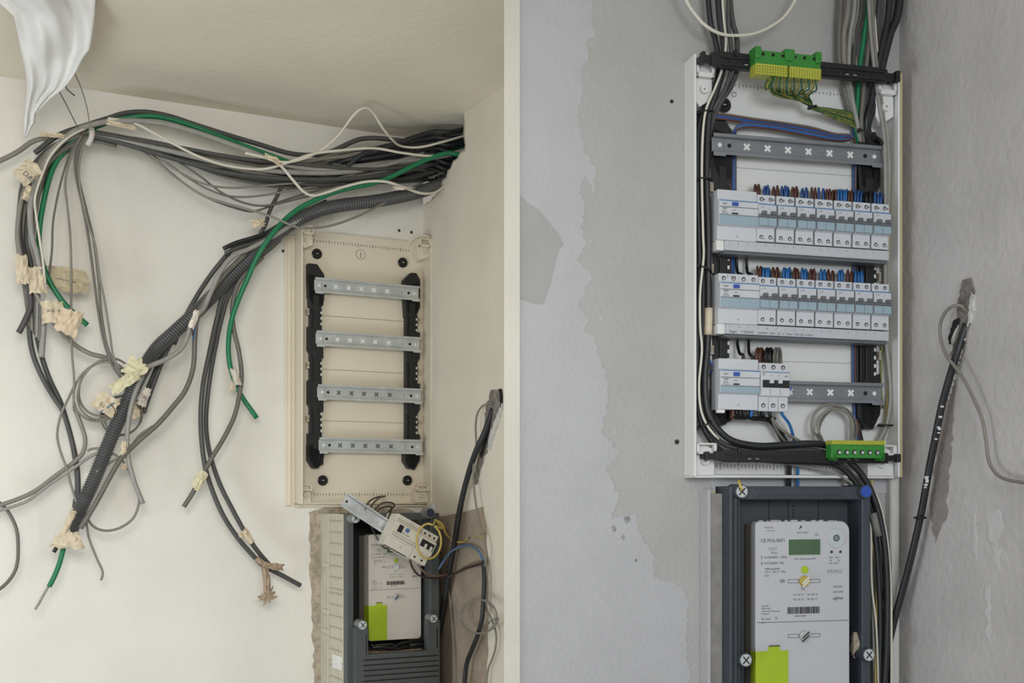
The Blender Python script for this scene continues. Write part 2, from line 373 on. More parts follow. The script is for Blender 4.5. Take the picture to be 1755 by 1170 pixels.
def upright(root, x0, x1, z0, z1, yb, yf, rails, side, seed):
    """black perforated mounting upright; widened behind each rail"""
    rr = random.Random(seed); w = x1 - x0; m = MB(); zs = sorted(rails, reverse=True)
    ch = w*0.45
    if side < 0: m.prism([(x0, z1), (x1-ch, z1), (x1, z1-ch*1.3), (x1, z1-0.09), (x1-w*0.25, z1-0.12), (x0+w*.1, z1-0.12), (x0, z1-0.05)], yf-0.004, yb)
    else: m.prism([(x0+ch, z1), (x1-ch*.5, z1), (x1, z1-ch*.8), (x1, z1-0.09), (x1-w*0.3, z1-0.12), (x0+w*.1, z1-0.12), (x0, z1-0.05), (x0, z1-ch)], yf-0.004, yb)
    m.box(x0+w*0.15, x1-w*0.12, yf, yb, z0+0.03, z1-0.06)
    m.box(x0+w*0.34, x1-w*0.32, yf-0.005, yf, z0+0.05, z1-0.08)
    for z in zs:
        m.prism([(x0+w*.05, z+0.02), (x1, z+0.035), (x1, z-0.035), (x1-w*.35, z-0.062), (x0+w*.15, z-0.05)] if side > 0 else [(x0, z+0.03), (x1-w*.05, z+0.02), (x1-w*.05, z-0.05), (x0+w*.4, z-0.06), (x0, z-0.03)], yf-0.004, yb-0.004)
    m.prism([(x0, z0+0.06), (x1, z0+0.06), (x1, z0+0.03), (x1-w*.35, z0), (x0+w*.3, z0), (x0, z0+0.02)], yf-0.004, yb)
    u = m.build('mounting_upright', M_blk, root, bevel=0.0006)
    n = int((z1-z0)/0.034); hx = x1-w*0.17 if side < 0 else x1-w*0.2
    h = MB()
    for k in range(n*2):
        z = z0+0.05+(z1-z0-0.09)*k/(2*n)
        if min(abs(z-q) for q in zs) > 0.03: h.box(hx-0.0018, hx+0.0018, yf-0.0006, yf, z, z+0.006)
    h.build('perforation', M_wht, root, parent=u, kind='stuff')
    for z in zs:
        for q in (-0.075, 0.06):
            if z0 < z+q < z1: MB().box(x0+(-.003 if side<0 else w), x0+(.004 if side<0 else w+.004), yf, yf+.008, z+q, z+q+0.014).build('clip', M_encL, root, parent=u, bevel=0.0005)
    return u

# --- left, empty board
def enclosure(fr, px, label, mE, mLn, name='distribution_board', front=0.06, th=0.004):
    (lx, rx, ty, by) = px
    a = fr.P(lx, ty, front); b = fr.P(rx, by, front)
    x0, x1, z1 = a.x, b.x, a.z; z0 = fr.P(lx, by, front).z
    rt = Root(fr, ((x0+x1)/2, 0, z0), name, label, 'fuse box')
    MB().box(x0+th, x1-th, -0.006, -0.001, z0+th, z1-th).build('back_plate', mE, rt)
    MB().box(x0, x0+th, -front, 0, z0, z1).build('side_wall', mE, rt, bevel=0.001)
    MB().box(x1-th, x1, -front, 0, z0, z1).build('side_wall', mE, rt, bevel=0.001)
    return rt, x0, x1, z0, z1
def ticks(rt, x0, x1, z, n, mm, h=0.006, y=-0.0066, num=False, mE=None):
    m = MB()
    for k in range(n):
        x = x0 + (x1-x0)*k/(n-1); hh = h*(2 if k % 5 == 2 else 1)
        m.box(x-0.0012, x+0.0012, y, y+0.001, z-hh/2, z+hh/2)
    m.build('punched_notches', mm, rt, kind='stuff')
def washer(rt, x, z, r=0.0135, y=-0.006, spec=True, keyed=False):
    o = MB().disc(x, z, r, y-0.005, y, 24).build('fixing_washer', M_blk2, rt, bevel=0.0008)
    MB().ring(x, z, r*0.72, r*0.5, y-0.0062, y-0.005).disc(x, z, r*0.3, y-0.0065, y-0.005, 12).build('screw_head', M_blk, rt, parent=o)
    MB().box(x-r*.22, x+r*.22, y-0.0072, y-0.0065, z-.0008, z+.0008).build('screw_slot', M_zinc2, rt, parent=o)

rE, ex0, ex1, ez0, ez1 = enclosure(FL, (517, 741, 383, 864), 'cream open fuse board with four bare rails, beside the corner under the cable bundle', M_encL, M_line)
# left flange moulding and lower edge strip
p = FL.P(487, 404, 0); q = FL.P(506, 868, 0.0)
MB().prism([(p.x, p.z), (ex0, p.z+0.002), (ex0, ez0-0.005), (p.x, ez0-0.005)], -0.006, 0).build('flange', M_encL, rE, bevel=0.002)
MB().box(ex0-0.02, ex0-0.012, -0.012, -0.006, ez0-0.003, ez1-0.03).build('flange_bead', M_encL, rE, bevel=0.002)
MB().box(ex0, ex1, -0.03, 0, ez0, ez0+0.004).build('bottom_lip', M_encL, rE, bevel=0.001)
MB().box(ex0, ex1, -0.012, 0, ez0-0.008, ez0-0.0).build('bottom_flange', M_encL, rE, bevel=0.001)
for zt in (FL.P(545, 413, .006).z,): ticks(rE, ex0+0.035, ex1-0.045, zt, 36, M_line, .005)
ticks(rE, ex0+0.035, ex1-0.04, FL.P(560, 847, .006).z, 36, M_line, .005)
for py in (544, 635, 722): 
    z = FL.P(600, py, .006).z; MB().box(ex0+0.05, ex1-0.006, -0.0066, -0.006, z-0.0007, z+0.0007).build('panel_seam', M_line, rE)
c = FL.P(618, 436, .006); MB().ring(c.x, c.z, 0.0135, 0.012, -0.0066, -0.006).box(c.x-0.001, c.x+0.002, -0.0066, -0.006, c.z-0.008, c.z+0.006).build('moulded_disc', M_line, rE)
for x, y in ((543,435),(690,450),(553,823),(698,823)):
    c = FL.P(x, y, .008); washer(rE, c.x, c.z)
def bracket(rt, x0, x1, z0, z1, front, m, flip=1, lug=True):
    """moulded corner block with screw tower and catch slot"""
    w = x1-x0; h = z1-z0
    b = MB().prism([(x0, z0+h*.28), (x0+w*.3, z0+h*.14), (x1, z0+h*.30), (x1, z1), (x0, z1)] if flip > 0 else [(x0, z0), (x1, z0), (x1, z1-h*.2), (x0+w*.4, z1), (x0, z1-h*.35)], -front*.75, -0.004)
    b.box(x0, x1, -front, -front*.75, z1-h*.35, z1-h*.26).box(x0, x1, -front, -front*.75, z1-h*.06, z1)
    b.box(x0, x0+w*.14, -front, -front*.75, z1-h*.35, z1).box(x1-w*.14, x1, -front, -front*.75, z1-h*.35, z1)
    o = b.build('corner_bracket', m, rt, bevel=0.001)
    MB().disc(x0+w*.5, z0+h*.45, w*.2, -front*.75-0.006, -front*.75, 14, w*.24).build('screw_tower', m, rt, parent=o)
    MB().disc(x0+w*.5, z0+h*.45, w*.06, -front*.75-0.0066, -front*.75-0.006, 8).build('screw_recess', M_line, rt, parent=o)
    return o
bracket(rE, ex0+0.004, ex0+0.034, ez1-0.068, ez1-0.002, 0.06, M_encL)
bracket(rE, ex1-0.036, ex1-0.004, ez1-0.068, ez1-0.002, 0.06, M_encL)
bracket(rE, ex0+0.004, ex0+0.034, ez0+0.004, ez0+0.05, 0.045, M_encL, -1)
bracket(rE, ex1-0.04, ex1-0.004, ez0+0.004, ez0+0.05, 0.05, M_encL, -1)
cr = FL.P(720, 405, .06)
MB().tube(spline([FL.P(700,416,.05), FL.P(708,409,.055), FL.P(722,403,.06), FL.P(738,407,.06)]), 0.0025).build('rubber_seal', M_encL, rE, smooth=True)
MB().tube(spline([(ex1+.001, -.06, ez1), (ex1+.002, -.06, ez1-.3), (ex1, -.06, ez1-.5), (ex1+.002, -.06, ez0+.02)]), 0.002).build('edge_seal', mat('old_sealant',(190,172,135),.8), rE, smooth=True)
ry = [FL.P(545, y, .036).z for y in (488, 579, 671, 762)]
ux0, ux1 = FL.P(527, 600, .02).x, FL.P(554, 600, .02).x
vx0, vx1 = FL.P(691, 600, .02).x, FL.P(718, 600, .02).x
upright(rE, ux0, ux1, FL.P(540, 802, .02).z, FL.P(540, 453, .02).z, -0.006, -0.024, ry, -1, 1)
upright(rE, vx0, vx1, FL.P(705, 803, .02).z, FL.P(705, 468, .02).z, -0.006, -0.024, ry, 1, 2)
for i, z in enumerate(ry):
    din_rail(rE, FL.P(540+i*2.5, 600, .036).x, FL.P(719+i*2, 600, .036).x, z, -0.030, M_zinc, (.2,.32,.44,.56,.69), M_wht if i < 2 else M_hole2, h=0.0195)

# --- right, wired board
rG, gx0, gx1, gz0, gz1 = enclosure(FR, (1190, 1543, 92, 816), 'white fuse board fitted with rows of breakers, right half of the photo', M_encR, M_lineR, front=0.045)
ticks(rG, gx0+0.05, gx1-0.05, FR.P(1290, 149, .006).z, 42, M_lineR, .004)
ticks(rG, gx0+0.05, gx1-0.06, FR.P(1290, 799, .006).z, 42, M_lineR, .006)
for py in (295, 452, 620): 
    z = FR.P(1370, py, .006).z; MB().box(gx0+0.06, gx1-0.01, -0.0066, -0.006, z-0.0005, z+0.0005).build('panel_seam', M_lineR, rG)
c = FR.P(1360, 183, .006); MB().ring(c.x, c.z, 0.0125, 0.0112, -0.0066, -0.006).disc(c.x, c.z, .0112, -.0062, -.006).build('moulded_disc', M_wht, rG)
c = FR.P(1241, 180, .01); washer(rG, c.x, c.z, 0.0125)
c = FR.P(1258, 162, .006); MB().ring(c.x, c.z, 0.005, 0.003, -0.0066, -0.006, 12).build('knockout_ring', M_lineR, rG)
bracket(rG, gx0+0.005, gx0+0.036, gz1-0.095, gz1-0.004, 0.045, M_encR)
bracket(rG, gx1-0.040, gx1-0.006, gz1-0.10, gz1-0.004, 0.045, M_encR)
bracket(rG, gx0+0.005, gx0+0.040, gz0+0.002, gz0+0.055, 0.045, M_encR, -1)
bracket(rG, gx1-0.055, gx1-0.006, gz0+0.002, gz0+0.055, 0.045, M_encR, -1)
MB().box(gx0, gx1, -0.03, 0, gz0-0.002, gz0+0.003).build('bottom_lip', M_encR, rG, bevel=0.001)
MB().box(gx1, gx1+.004, -.045, 0, gz0, gz1).build('edge_seal', mat('old_sealant',(190,172,135),.8), rG)
rzR = [FR.P(1230, 248, .026).z, FR.P(1230, 388, .026).z, FR.P(1230, 528, .026).z, FR.P(1232, 668, .026).z]
upright(rG, FR.P(1221, 600, .02).x, FR.P(1255, 600, .02).x, FR.P(1240, 728, .02).z, FR.P(1240, 203, .02).z, -0.006, -0.018, rzR, -1, 3)
upright(rG, FR.P(1470, 600, .02).x, FR.P(1508, 600, .02).x, FR.P(1490, 735, .02).z, FR.P(1490, 226, .02).z, -0.006, -0.018, rzR, 1, 4)
for i, (z, a, b) in enumerate(zip(rzR, (1220, 1222, 1222, 1225), (1511, 1510, 1510, 1511))):
    din_rail(rG, FR.P(a, 600, .026).x, FR.P(b, 600, .026).x, z, -0.0255, M_zinc3, (.2,.32,.44,.56,.685,.81), M_wht)

# ------------------------------------------------------------------ modular devices (1 module = 16.35 mm here)
YB, YF = -0.024, -0.052            # device back and front planes
def rzx(px, py, d): v = FR.P(px, py, d); return v.x, v.z
ROLL = 0.010
def dims(row):   # heights of the device zones, measured at the left end of each row
    if row == 0: ys = dict(top=333, cap=348, face=349, blue0=374, blue1=390, low=391, bot=413)
    elif row == 1: ys = dict(top=474, cap=487.5, face=488, blue0=514, blue1=530, low=531, bot=555)
    return {k: FR.P(1297, v, -YF).z for k, v in ys.items()}
def screw(rt, x, z, y, r=0.0034):
    h_ = MB().disc(x, z, r, y-0.0004, y, 12).build('terminal_screw_hole', M_ptxtd, rt)
    MB().disc(x, z-r*.15, r*.6, y-0.0007, y-.0004, 8).build('terminal_screw', M_zinc, rt, parent=h_)
def breaker2(root_x, row, label, group):
    D = dims(row); w = 0.0327*1.0; x0 = root_x; x1 = x0 + w - 0.0006
    rt = Root(FR, (x0, YB, D['bot']), 'circuit_breaker', label, 'circuit breaker', group, roll=ROLL)
    ym = YF - 0.007
    MB().xprism([(YB, D['bot']), (YB, D['top']), (YF, D['top']), (YF, D['cap']), (ym, D['face']-0.001), (ym, D['blue1']+.001), (YF, D['low']), (YF, D['bot'])][::-1], x0, x1).build('body', M_devw, rt, bevel=0.0005)
    MB().box(x0+.0002, x1-.0002, ym-0.0008, ym, D['face']-0.0026, D['face']-0.0010).build('blue_stripe', M_bline, rt)
    lz = D['blue0']
    MB().box(x0+.0002, x1-.0002, ym-0.0018, ym, D['blue1']+.0015, lz).build('label_cover', M_blueb, rt, bevel=0.0004)
    mm = MB()
    for k in (0, .5): mm.box(x0+w*(k+.48), x0+w*(k+.48)+.0005, ym-0.0021, ym-.0018, D['blue1']+.0015, lz)
    mm.box(x0, x1, ym-.0021, ym-.0018, D['blue1']+.001, D['blue1']+.0018)
    mm.build('cover_seam', M_tog, rt)
    MB().box(x0+.0002, x1-.0002, ym-0.0032, ym, lz+.0002, lz+.0058).build('lever_bar', M_tog, rt, bevel=0.0004)
    for k in (0, 1):
        t = MB().box(x0+w*(.15+.5*k), x0+w*(.38+.5*k), ym-0.006, ym, lz+.0045, lz+.0105).build('toggle', M_tog, rt, bevel=0.0006)
    for k in (.25, .75):
        for z in ((D['top']+D['cap'])/2, (D['low']*.35+D['bot']*.65)):
            screw(rt, x0+w*k, z, YF, .0034)
    m = MB()
    for k in (0.08, 0.58): m.text('I', x0+w*k, ym-.0006, D['face']-.0095, .0035)
    m.text('C16', x0+w*.12, ym-.0006, D['face']-.0075, .0035)
    if row == 0:
        for k in (0.25, .75): m.text('2' if k < .5 else '4', x0+w*(k+.12), YF-.0006, D['bot']+.0035, .0042)
    m.build('printed_marks', M_ptext, rt)
    if row == 0:
        g = MB()
        for k in (.25, .75): g.prism([(x0+w*k+.002, (D['top']+D['cap'])/2-.002), (x0+w*k+.0075, (D['top']+D['cap'])/2-.0005), (x0+w*k+.002, (D['top']+D['cap'])/2+.002)], YF-.0005, YF)
        g.build('arrow_mark', M_ptext, rt)
    return rt
def rcd(x0, ztop, zcap, zb0, zb1, zbot, label, w=0.0665, screws=False, name='residual_current_breaker', fr=FR, YB=YB, YF=YF, roll=ROLL, body=None, scale=1.0):
    x1 = x0 + w - .0006; ym = YF - 0.007
    rt = Root(fr, (x0, YB, zbot), name, label, 'circuit breaker', roll=roll)
    body = body or M_devw
    MB().xprism([(YB, zbot), (YB, ztop), (YF, ztop), (YF, zcap+.001), (ym, zcap-.0005), (ym, zb1+.0005), (YF, zb1-.001), (YF, zbot)][::-1], x0, x1).build('body', body, rt, bevel=0.0006)
    MB().box(x0+.0006, x1-.0003, ym-.0006, ym, zcap-.003, zcap-.0015).build('blue_stripe', M_bline, rt)
    MB().box(x0+.0006, x1-.0003, ym-.0016, ym, zb1+.001, zb0).build('label_cover', M_blueb, rt, bevel=0.0005)
    H = zcap - zb0
    MB().box(x0+.0006, x1-.0003, ym-.0010, ym, zcap-H*.50, zcap-H*.47).box(x0+.0006, x1-.0003, ym-.0010, ym, zb0+.0002, zb0+.0010).build('face_groove', M_tog, rt)
    MB().box(x0+w*.32, x0+w*.47, ym-.0030, ym, zcap-H*.40, zcap-H*.18).build('test_button', M_bbtn, rt, bevel=.0005)
    MB().box(x0+w*.32, x0+w*.47, ym-.0018, ym, zcap-H*.92, zcap-H*.84).build('lever_slot', M_blk, rt)
    m = MB().text('hager', x0+w*.07, ym-.0008, zcap-H*.32, .0044)
    m.build('maker_print', M_olive, rt)
    m = MB()
    m.text('63A', x0+w*.09, ym-.0008, zcap-H*.66, .0042).text('30mA', x0+w*.07, ym-.0008, zcap-H*.82, .0036)
    m.box(x0+w*.07, x0+w*.23, ym-.0006, ym, zcap-H*.56, zcap-H*.54).box(x0+w*.07, x0+w*.23, ym-.0006, ym, zcap-H*.90, zcap-H*.88)
    m.text('I ON', x0+w*.33, ym-.0008, zcap-H*.70, .0030)
    m.text('N', x0+w*.48, YF-.0006, zbot+(zb1-zbot)*.25, .0036).text('1', x0+w*.48, YF-.0006, zcap+(ztop-zcap)*.42, .0036)
    m.build('printed_marks', M_ptext, rt)
    if screws:
        for k in (.125, .375, .625, .875): screw(rt, x0+w*k, (ztop*.45+zcap*.55), YF, .0036)
        MB().text('2   4   6', x0+w*.2, YF-.0006, ztop-.006, .005).build('terminal_numbers', M_ptxtd, rt)
    MB().box(x0-.0005, x0+.013, YF+.002, YF+.010, zbot-.006, zbot).build('rail_catch', M_encR, rt, bevel=.001)
    return rt
ORD = ['first','second','third','fourth','fifth','sixth','seventh']
rows = [('upper', 1296.7, 1229), ('middle', 1299, 1231)]
rowdata = {}
for row, (rn, bx, rx) in enumerate(rows):
    D = dims(row); x0 = FR.P(rx, 600, -YF).x; xb = FR.P(bx, 600, -YF).x
    W = (FR.P(1525.5, 600, -YF).x - xb)/7
    up = 0.0045 if row == 0 else 0.003
    rcd(x0, D['top']+up, D['cap']+.002, D['blue0']+.001, D['blue1'], D['bot']-.001, 'wide residual current breaker with blue button, left end of the %s breaker row' % rn, w=xb-x0, screws=(row == 1))
    proto = None
    for k in range(7):
        lab = 'grey two-pole circuit breaker, %s from the left in the %s row' % (ORD[k], rn)
        if k == 0: rt = breaker2(xb, row, lab, 'two-pole breakers in the %s row' % rn); proto = rt; rt_o = rt.o
        else:
            Mx = FR.M @ Matrix.Translation((xb+W*k, YB, D['bot'] - W*k*ROLL)) @ Matrix.Rotation(ROLL, 4, 'Y')
            dup(proto.o, Mx, lab)
    # comb busbar cover below the row
    rt = Root(FR, (x0, YB, D['bot']-.022), 'busbar_strip', 'long grey busbar cover under the %s breaker row' % rn, 'busbar', roll=ROLL)
    xa, xz = x0+.013, xb+W*7-.003
    MB().box(xa, xz, YF-.001, YB+.004, D['bot']-.0175, D['bot']-.0015).build('cover', M_devb, rt, bevel=.0008)
    MB().box(xa, xz, YF+.004, YB+.004, D['bot']-.0225, D['bot']-.018).build('shadow_edge', M_tog, rt, bevel=.0005)  # dark grey strip stands in for the shadow below the busbar cover
    m = MB()
    for k in range(17): m.text(str((k*3) % 9+1), xa+.006+k*.0165, YF-.0016, D['bot']-.0075, .004)
    if row == 1:
        m.text('hager', xa+.006, YF-.0016, D['bot']-.0155, .0062).text('T100234F', xa+.026, YF-.0016, D['bot']-.0155, .0056)
        m.text('690/400V  100A   CE   A   10mm²  IP20  IEC 61439-2', xa+.057, YF-.0016, D['bot']-.0155, .0046)
    m.build('printed_marks', M_ptext, rt)
    MB().disc(x0+.006, D['bot']-.008, .004, YF, YF+.002, 10).box(x0-.0005, x0+.0125, YF+.001, YB, D['bot']-.018, D['bot']-.002).build('end_catch', M_encR, rt, bevel=.0008)
    rowdata[row] = (x0, xb, W, D)
# third row
z = lambda y: FR.P(1297, y, -YF).z
x0 = FR.P(1231, 600, -YF).x; x3 = FR.P(1299.5, 600, -YF).x
rcd(x0, z(615.5), z(634), z(663), z(675), z(702), 'wide residual current breaker at the left end of the lowest rail', w=x3-x0)
x4 = FR.P(1350, 600, -YF).x; w3 = x4-x3
rt = Root(FR, (x3, YB, z(704)), 'main_switch', 'three-pole main switch with black lever block on the lowest rail', 'circuit breaker', roll=ROLL)
ym = YF-.007
MB().xprism([(YB, z(704)), (YB, z(621)), (YF, z(621)), (YF, z(635)), (ym, z(636)), (ym, z(678)), (YF, z(679)), (YF, z(704))][::-1], x3+.0006, x4).build('body', M_devw, rt, bevel=.0006)
MB().box(x3+.010, x4-.0004, ym-.0006, ym, z(638.2), z(637)).build('blue_stripe', M_bline, rt)
MB().box(x3+.004, x4-.001, ym-.0015, ym, z(664), z(651)).build('lever_block', M_blk, rt, bevel=.0005)
for k in (.29, .58): MB().box(x3+w3*k, x3+w3*(k+.12), ym-.006, ym, z(657), z(650)).build('toggle', M_devw, rt, bevel=.0006)
for k in (.17, .5, .83):
    for yy in (628, 694): screw(rt, x3+w3*k, z(yy), YF, .0038)
m = MB().text('SBN', x3+.003, ym-.0008, z(639.5), .0035).text('363', x3+.003, ym-.0008, z(643.5), .0035).text('4', x3+w3*.35, ym-.0008, z(645), .004).text('6', x3+w3*.6, ym-.0008, z(644), .004).text('63A', x4-.010, ym-.0008, z(645), .0035)
for k in (.33, .66): m.box(x3+w3*k, x3+w3*k+.0005, YF-.0004, YF, z(703), z(681)); m.box(x3+w3*k, x3+w3*k+.0005, ym-.0004, ym, z(677), z(666))
m.build('printed_marks', M_ptext, rt)
rt = Root(FR, FR.P(1354, 668, .03), 'blue_tag', 'small blue and white end clip on the lowest rail', 'clip')
p = FR.P(1354, 668, .03)
MB().box(p.x-.004, p.x+.004, -.028, -.0225, p.z-.001, p.z+.005).build('clip_body', M_bbtn, rt, bevel=.0005)
MB().box(p.x-.004, p.x+.004, -.028, -.0225, p.z-.004, p.z-.001).build('clip_foot', M_wht, rt)

# ------------------------------------------------------------------ black strap bars with terminal blocks
def bar(x0, x1, zc_, d, label, h, seed):
    rt = Root(FR, (x0, -d, zc_), 'cable_strap_bar', label, 'bracket', roll=0)
    L = x1-x0; b = MB()
    b.prism([(x0+L*.05, zc_+h*.9), (x0+L*.1, zc_+h*1.15), (x1-L*.1, zc_+h*1.0), (x1-L*.06, zc_+h*.8), (x1-L*.06, zc_-h), (x0+L*.1, zc_-h), (x0+L*.05, zc_-h*.6)], -d-.004, -d+.006)
    b.box(x0, x0+L*.06, -d-.002, -d+.004, zc_-h*.45, zc_+h*.55).box(x1-L*.07, x1, -d-.002, -d+.004, zc_-h*.55, zc_+h*.45)
    b.box(x0, x0+L*.018, -d-.008, -d+.004, zc_-h*.7, zc_+h*.8).box(x1-L*.02, x1, -d-.008, -d+.004, zc_-h*.8, zc_+h*.7)
    b.box(x0+L*.16, x0+L*.175, -d-.008, -d, zc_+h*.6, zc_+h*1.5)
    o = b.build('bar', M_blk, rt, bevel=.0008)
    MB().box(x0+L*.1, x1-L*.08, -d-.0065, -d-.004, zc_+h*.25, zc_+h*.5).box(x0+L*.1, x1-L*.08, -d-.0065, -d-.004, zc_-h*.75, zc_-h*.55).build('rib', M_blk, rt)
    m = MB()
    for k in range(22):
        x = x0+L*(.13+.034*k); m.box(x, x+.005, -d-.0046, -d-.004, zc_-h*.25, zc_+h*.0)
    m.build('slot', M_dark, rt, kind='stuff')
    m = MB()
    for k in (.21, .25, .72, .76): m.box(x0+L*k, x0+L*k+.006, -d-.005, -d-.004, zc_-h*.42, zc_-h*.35)
    m.build('see_through_gap', M_encR, rt)
    for xx, s in ((x0+L*.01, 1), (x1-L*.01, -1)):
        MB().box(xx-.004, xx+.004, -d, 0, zc_-h*.4, zc_+h*.4).build('mounting_foot', M_blk, rt)
    return rt
a = FR.P(1201, 101, .06); b = FR.P(1540, 131, .06)
bar(a.x, b.x, (a.z+b.z)/2, .058, 'black perforated strap bar across the top of the wired board', .0125, 1)
a2 = FR.P(1208, 781, .055); b2 = FR.P(1541, 785, .055)
bar(a2.x, b2.x, (a2.z+b2.z)/2, .053, 'black strap bar across the bottom of the wired board', .0095, 2)
def tblock_top():
    xa = FR.P(1291, 110, .075).x; xb_ = FR.P(1403, 110, .075).x; zt = FR.P(1347, 93, .075).z; zm = FR.P(1347, 116, .075).z; zb = FR.P(1347, 135, .075).z
    rt = Root(FR, (xa, -.062, zb), 'earth_terminal_block', 'green and yellow earth terminal block on the top strap bar', 'terminal block')
    MB().box(xa, xb_, -.082, -.062, zm, zt).build('green_housing', M_grn, rt, bevel=.0008)
    MB().box(xa, xa+(xb_-xa)*.485, -.084, -.062, zb, zm-.0003).box(xa+(xb_-xa)*.515, xb_, -.084, -.062, zb, zm-.0003).build('yellow_terminals', M_yel, rt, bevel=.0006)
    for t in (0, .45, .92):
        x = xa+(xb_-xa)*t; w_ = .0095 if t != .45 else .016
        MB().prism([(x-.001, zt+.005), (x+w_, zt+.005), (x+w_, zt-.010), (x+w_*.7, zt-.014), (x+w_*.2, zt-.014), (x-.001, zt-.010)], -.086, -.060).build('latch', M_grn, rt, bevel=.001)
    for k in range(6):
        x = xa+(xb_-xa)*(.12+.15*k+(.03 if k > 2 else 0)); MB().ring(x, zt-.006, .0028, .0016, -.0828, -.082, 10).disc(x, zt-.006, .0016, -.0822, -.082, 8).build('screw_port', M_dark, rt)
    m = MB()
    for k in range(25): m.box(xa+(xb_-xa)*(k+.5)/25-.0004, xa+(xb_-xa)*(k+.5)/25+.0004, -.0846, -.084, zb, zm-.003)
    for k in (1, 2, 3): m.box(xa, xa+(xb_-xa)*.48, -.0846, -.084, zb+(zm-zb)*k/4-.0003, zb+(zm-zb)*k/4)
    m.build('terminal_divider', mat('olive_line',(130,134,40),.6), rt, kind='stuff')
tblock_top()
def tblock_bot():
    xa = FR.P(1421, 770, .07).x; xb_ = FR.P(1512, 770, .07).x; zt = FR.P(1467, 755, .07).z; zm = FR.P(1467, 762, .07).z; zb = FR.P(1467, 785, .07).z
    rt = Root(FR, (xa, -.055, zb), 'earth_terminal_block', 'green earth terminal block with six screws on the bottom strap bar', 'terminal block')
    MB().box(xa, xb_, -.078, -.058, zb, zm).build('green_housing', M_grn, rt, bevel=.0008)
    m = MB()
    for k in range(24): x = xa+(xb_-xa)*k/24; m.box(x+.0002, x+(xb_-xa)/24-.0005, -.080, -.058, zm, zt)
    m.build('yellow_terminals', M_yel, rt)
    for k in range(6):
        x = xa+(xb_-xa)*(.14+.143*k); zz = zb+(zm-zb)*.42
        MB().disc(x, zz, .0042, -.0788, -.078, 14).build('screw_port', M_dark, rt); MB().disc(x+.0005, zz-.0003, .0027, -.0795, -.0788, 10).build('screw', M_zinc2, rt)
    m = MB()
    for k in range(6): m.text('2', xa+(xb_-xa)*(.13+.143*k), -.0784, zm-.007, .004)
    m.build('printed_marks', M_yel, rt)
    for x in (xa+.003, xb_-.009): MB().box(x, x+.0012, -.081, -.060, zb-.004, zb+.009).box(x+.005, x+.0062, -.081, -.060, zb-.004, zb+.009).box(x, x+.0062, -.081, -.060, zb-.004, zb-.0025).build('latch', M_grn, rt)
tblock_bot()

# ------------------------------------------------------------------ wires of the right board
GR = 'wire loops over the '
def loop(px, ytop, ybot, m, label, group, lean=0, r=.0021, d0=.040, d1=.018, arch=0):
    pts = [FR.P(px-lean, ybot+5, d0), FR.P(px-lean*.6, (ytop+ybot)/2, d0+.002), FR.P(px+arch*.4, ytop+1.5, d0-.004), FR.P(px+arch, ytop+3, d1+.004), FR.P(px+arch+1, (ytop+ybot)/2, d1), FR.P(px+arch, ybot+8, d1)]
    rt = Root(FR, pts[0], 'wire_loop', label, 'wire', group, empty=False)
    MB().tube(spline(pts, .003), r, 7).build('wire_loop', m, rt, smooth=True)
def looprow(items, y0, slope, h, rn):
    for px, c in items:
        k = int((px-1297)/32.7); k = max(0, min(6, k)); yb = y0+(px-1297)*slope
        m, cn = {'n': (M_brn, 'brown'), 'b': (M_blu, 'blue'), 'B': (M_blu2, 'bright blue'), 'k': (M_wbk, 'black')}[c]
        loop(px, yb-h+R.uniform(-1.5, 1.5), yb, m, '%s wire bent over the top of the %s breaker from the left, %s row' % (cn, ORD[k], rn), '%s wires bent over the %s breaker of the %s row' % (cn, ORD[k], rn), lean=R.uniform(-1, 1.8), r=.0021, arch=R.uniform(0, 2))
looprow([(1293.5,'n'),(1299.5,'n'),(1310,'b'),(1315.5,'b'),(1326,'n'),(1332,'n'),(1340,'b'),(1345.5,'b'),(1349,'b'),(1358,'n'),(1364,'n'),(1375,'b'),(1381,'b'),(1391,'n'),(1397,'n'),(1403,'b'),(1410,'b'),(1417,'n'),(1422,'n'),(1427,'n'),(1432,'n'),(1436,'B'),(1441,'B'),(1446,'B'),(1450,'B'),(1455,'n'),(1459,'n'),(1466,'b'),(1471,'b'),(1476,'b'),(1484,'k'),(1491,'k'),(1499,'b'),(1505,'b'),(1511,'b')], 337, .058, 20, 'upper')
looprow([(1298,'n'),(1303,'n'),(1308,'B'),(1313,'B'),(1317,'B'),(1324,'n'),(1331,'n'),(1343,'B'),(1347.5,'B'),(1352,'B'),(1361,'n'),(1366,'n'),(1374,'B'),(1380,'B'),(1389,'n'),(1395,'n'),(1407,'B'),(1412,'B'),(1419,'n'),(1426,'n'),(1438,'B'),(1443,'B'),(1453,'n'),(1459,'n'),(1466,'B'),(1471,'B'),(1476,'B')], 478, .045, 21, 'middle')
for px, m, cn in ((1297,M_brn,'brown'),(1303,M_brn,'brown'),(1313,M_wbk,'black'),(1319,M_wbk,'black'),(1328,M_cg2,'grey'),(1333,M_cg2,'grey')):
    pts = [FR.P(px-1, 626, .04), FR.P(px-1.5, 610, .043), FR.P(px+1, 598, .036), FR.P(px+4, 600, .026), FR.P(px+5, 612, .02), FR.P(px+5, 628, .02)]
    rt = Root(FR, pts[0], 'wire_loop', '%s wire arching into the three-pole main switch' % cn, 'wire', '%s wires into the main switch' % cn, empty=False)
    MB().tube(spline(pts, .003), .0026, 8).build('wire_loop', m, rt, smooth=True)
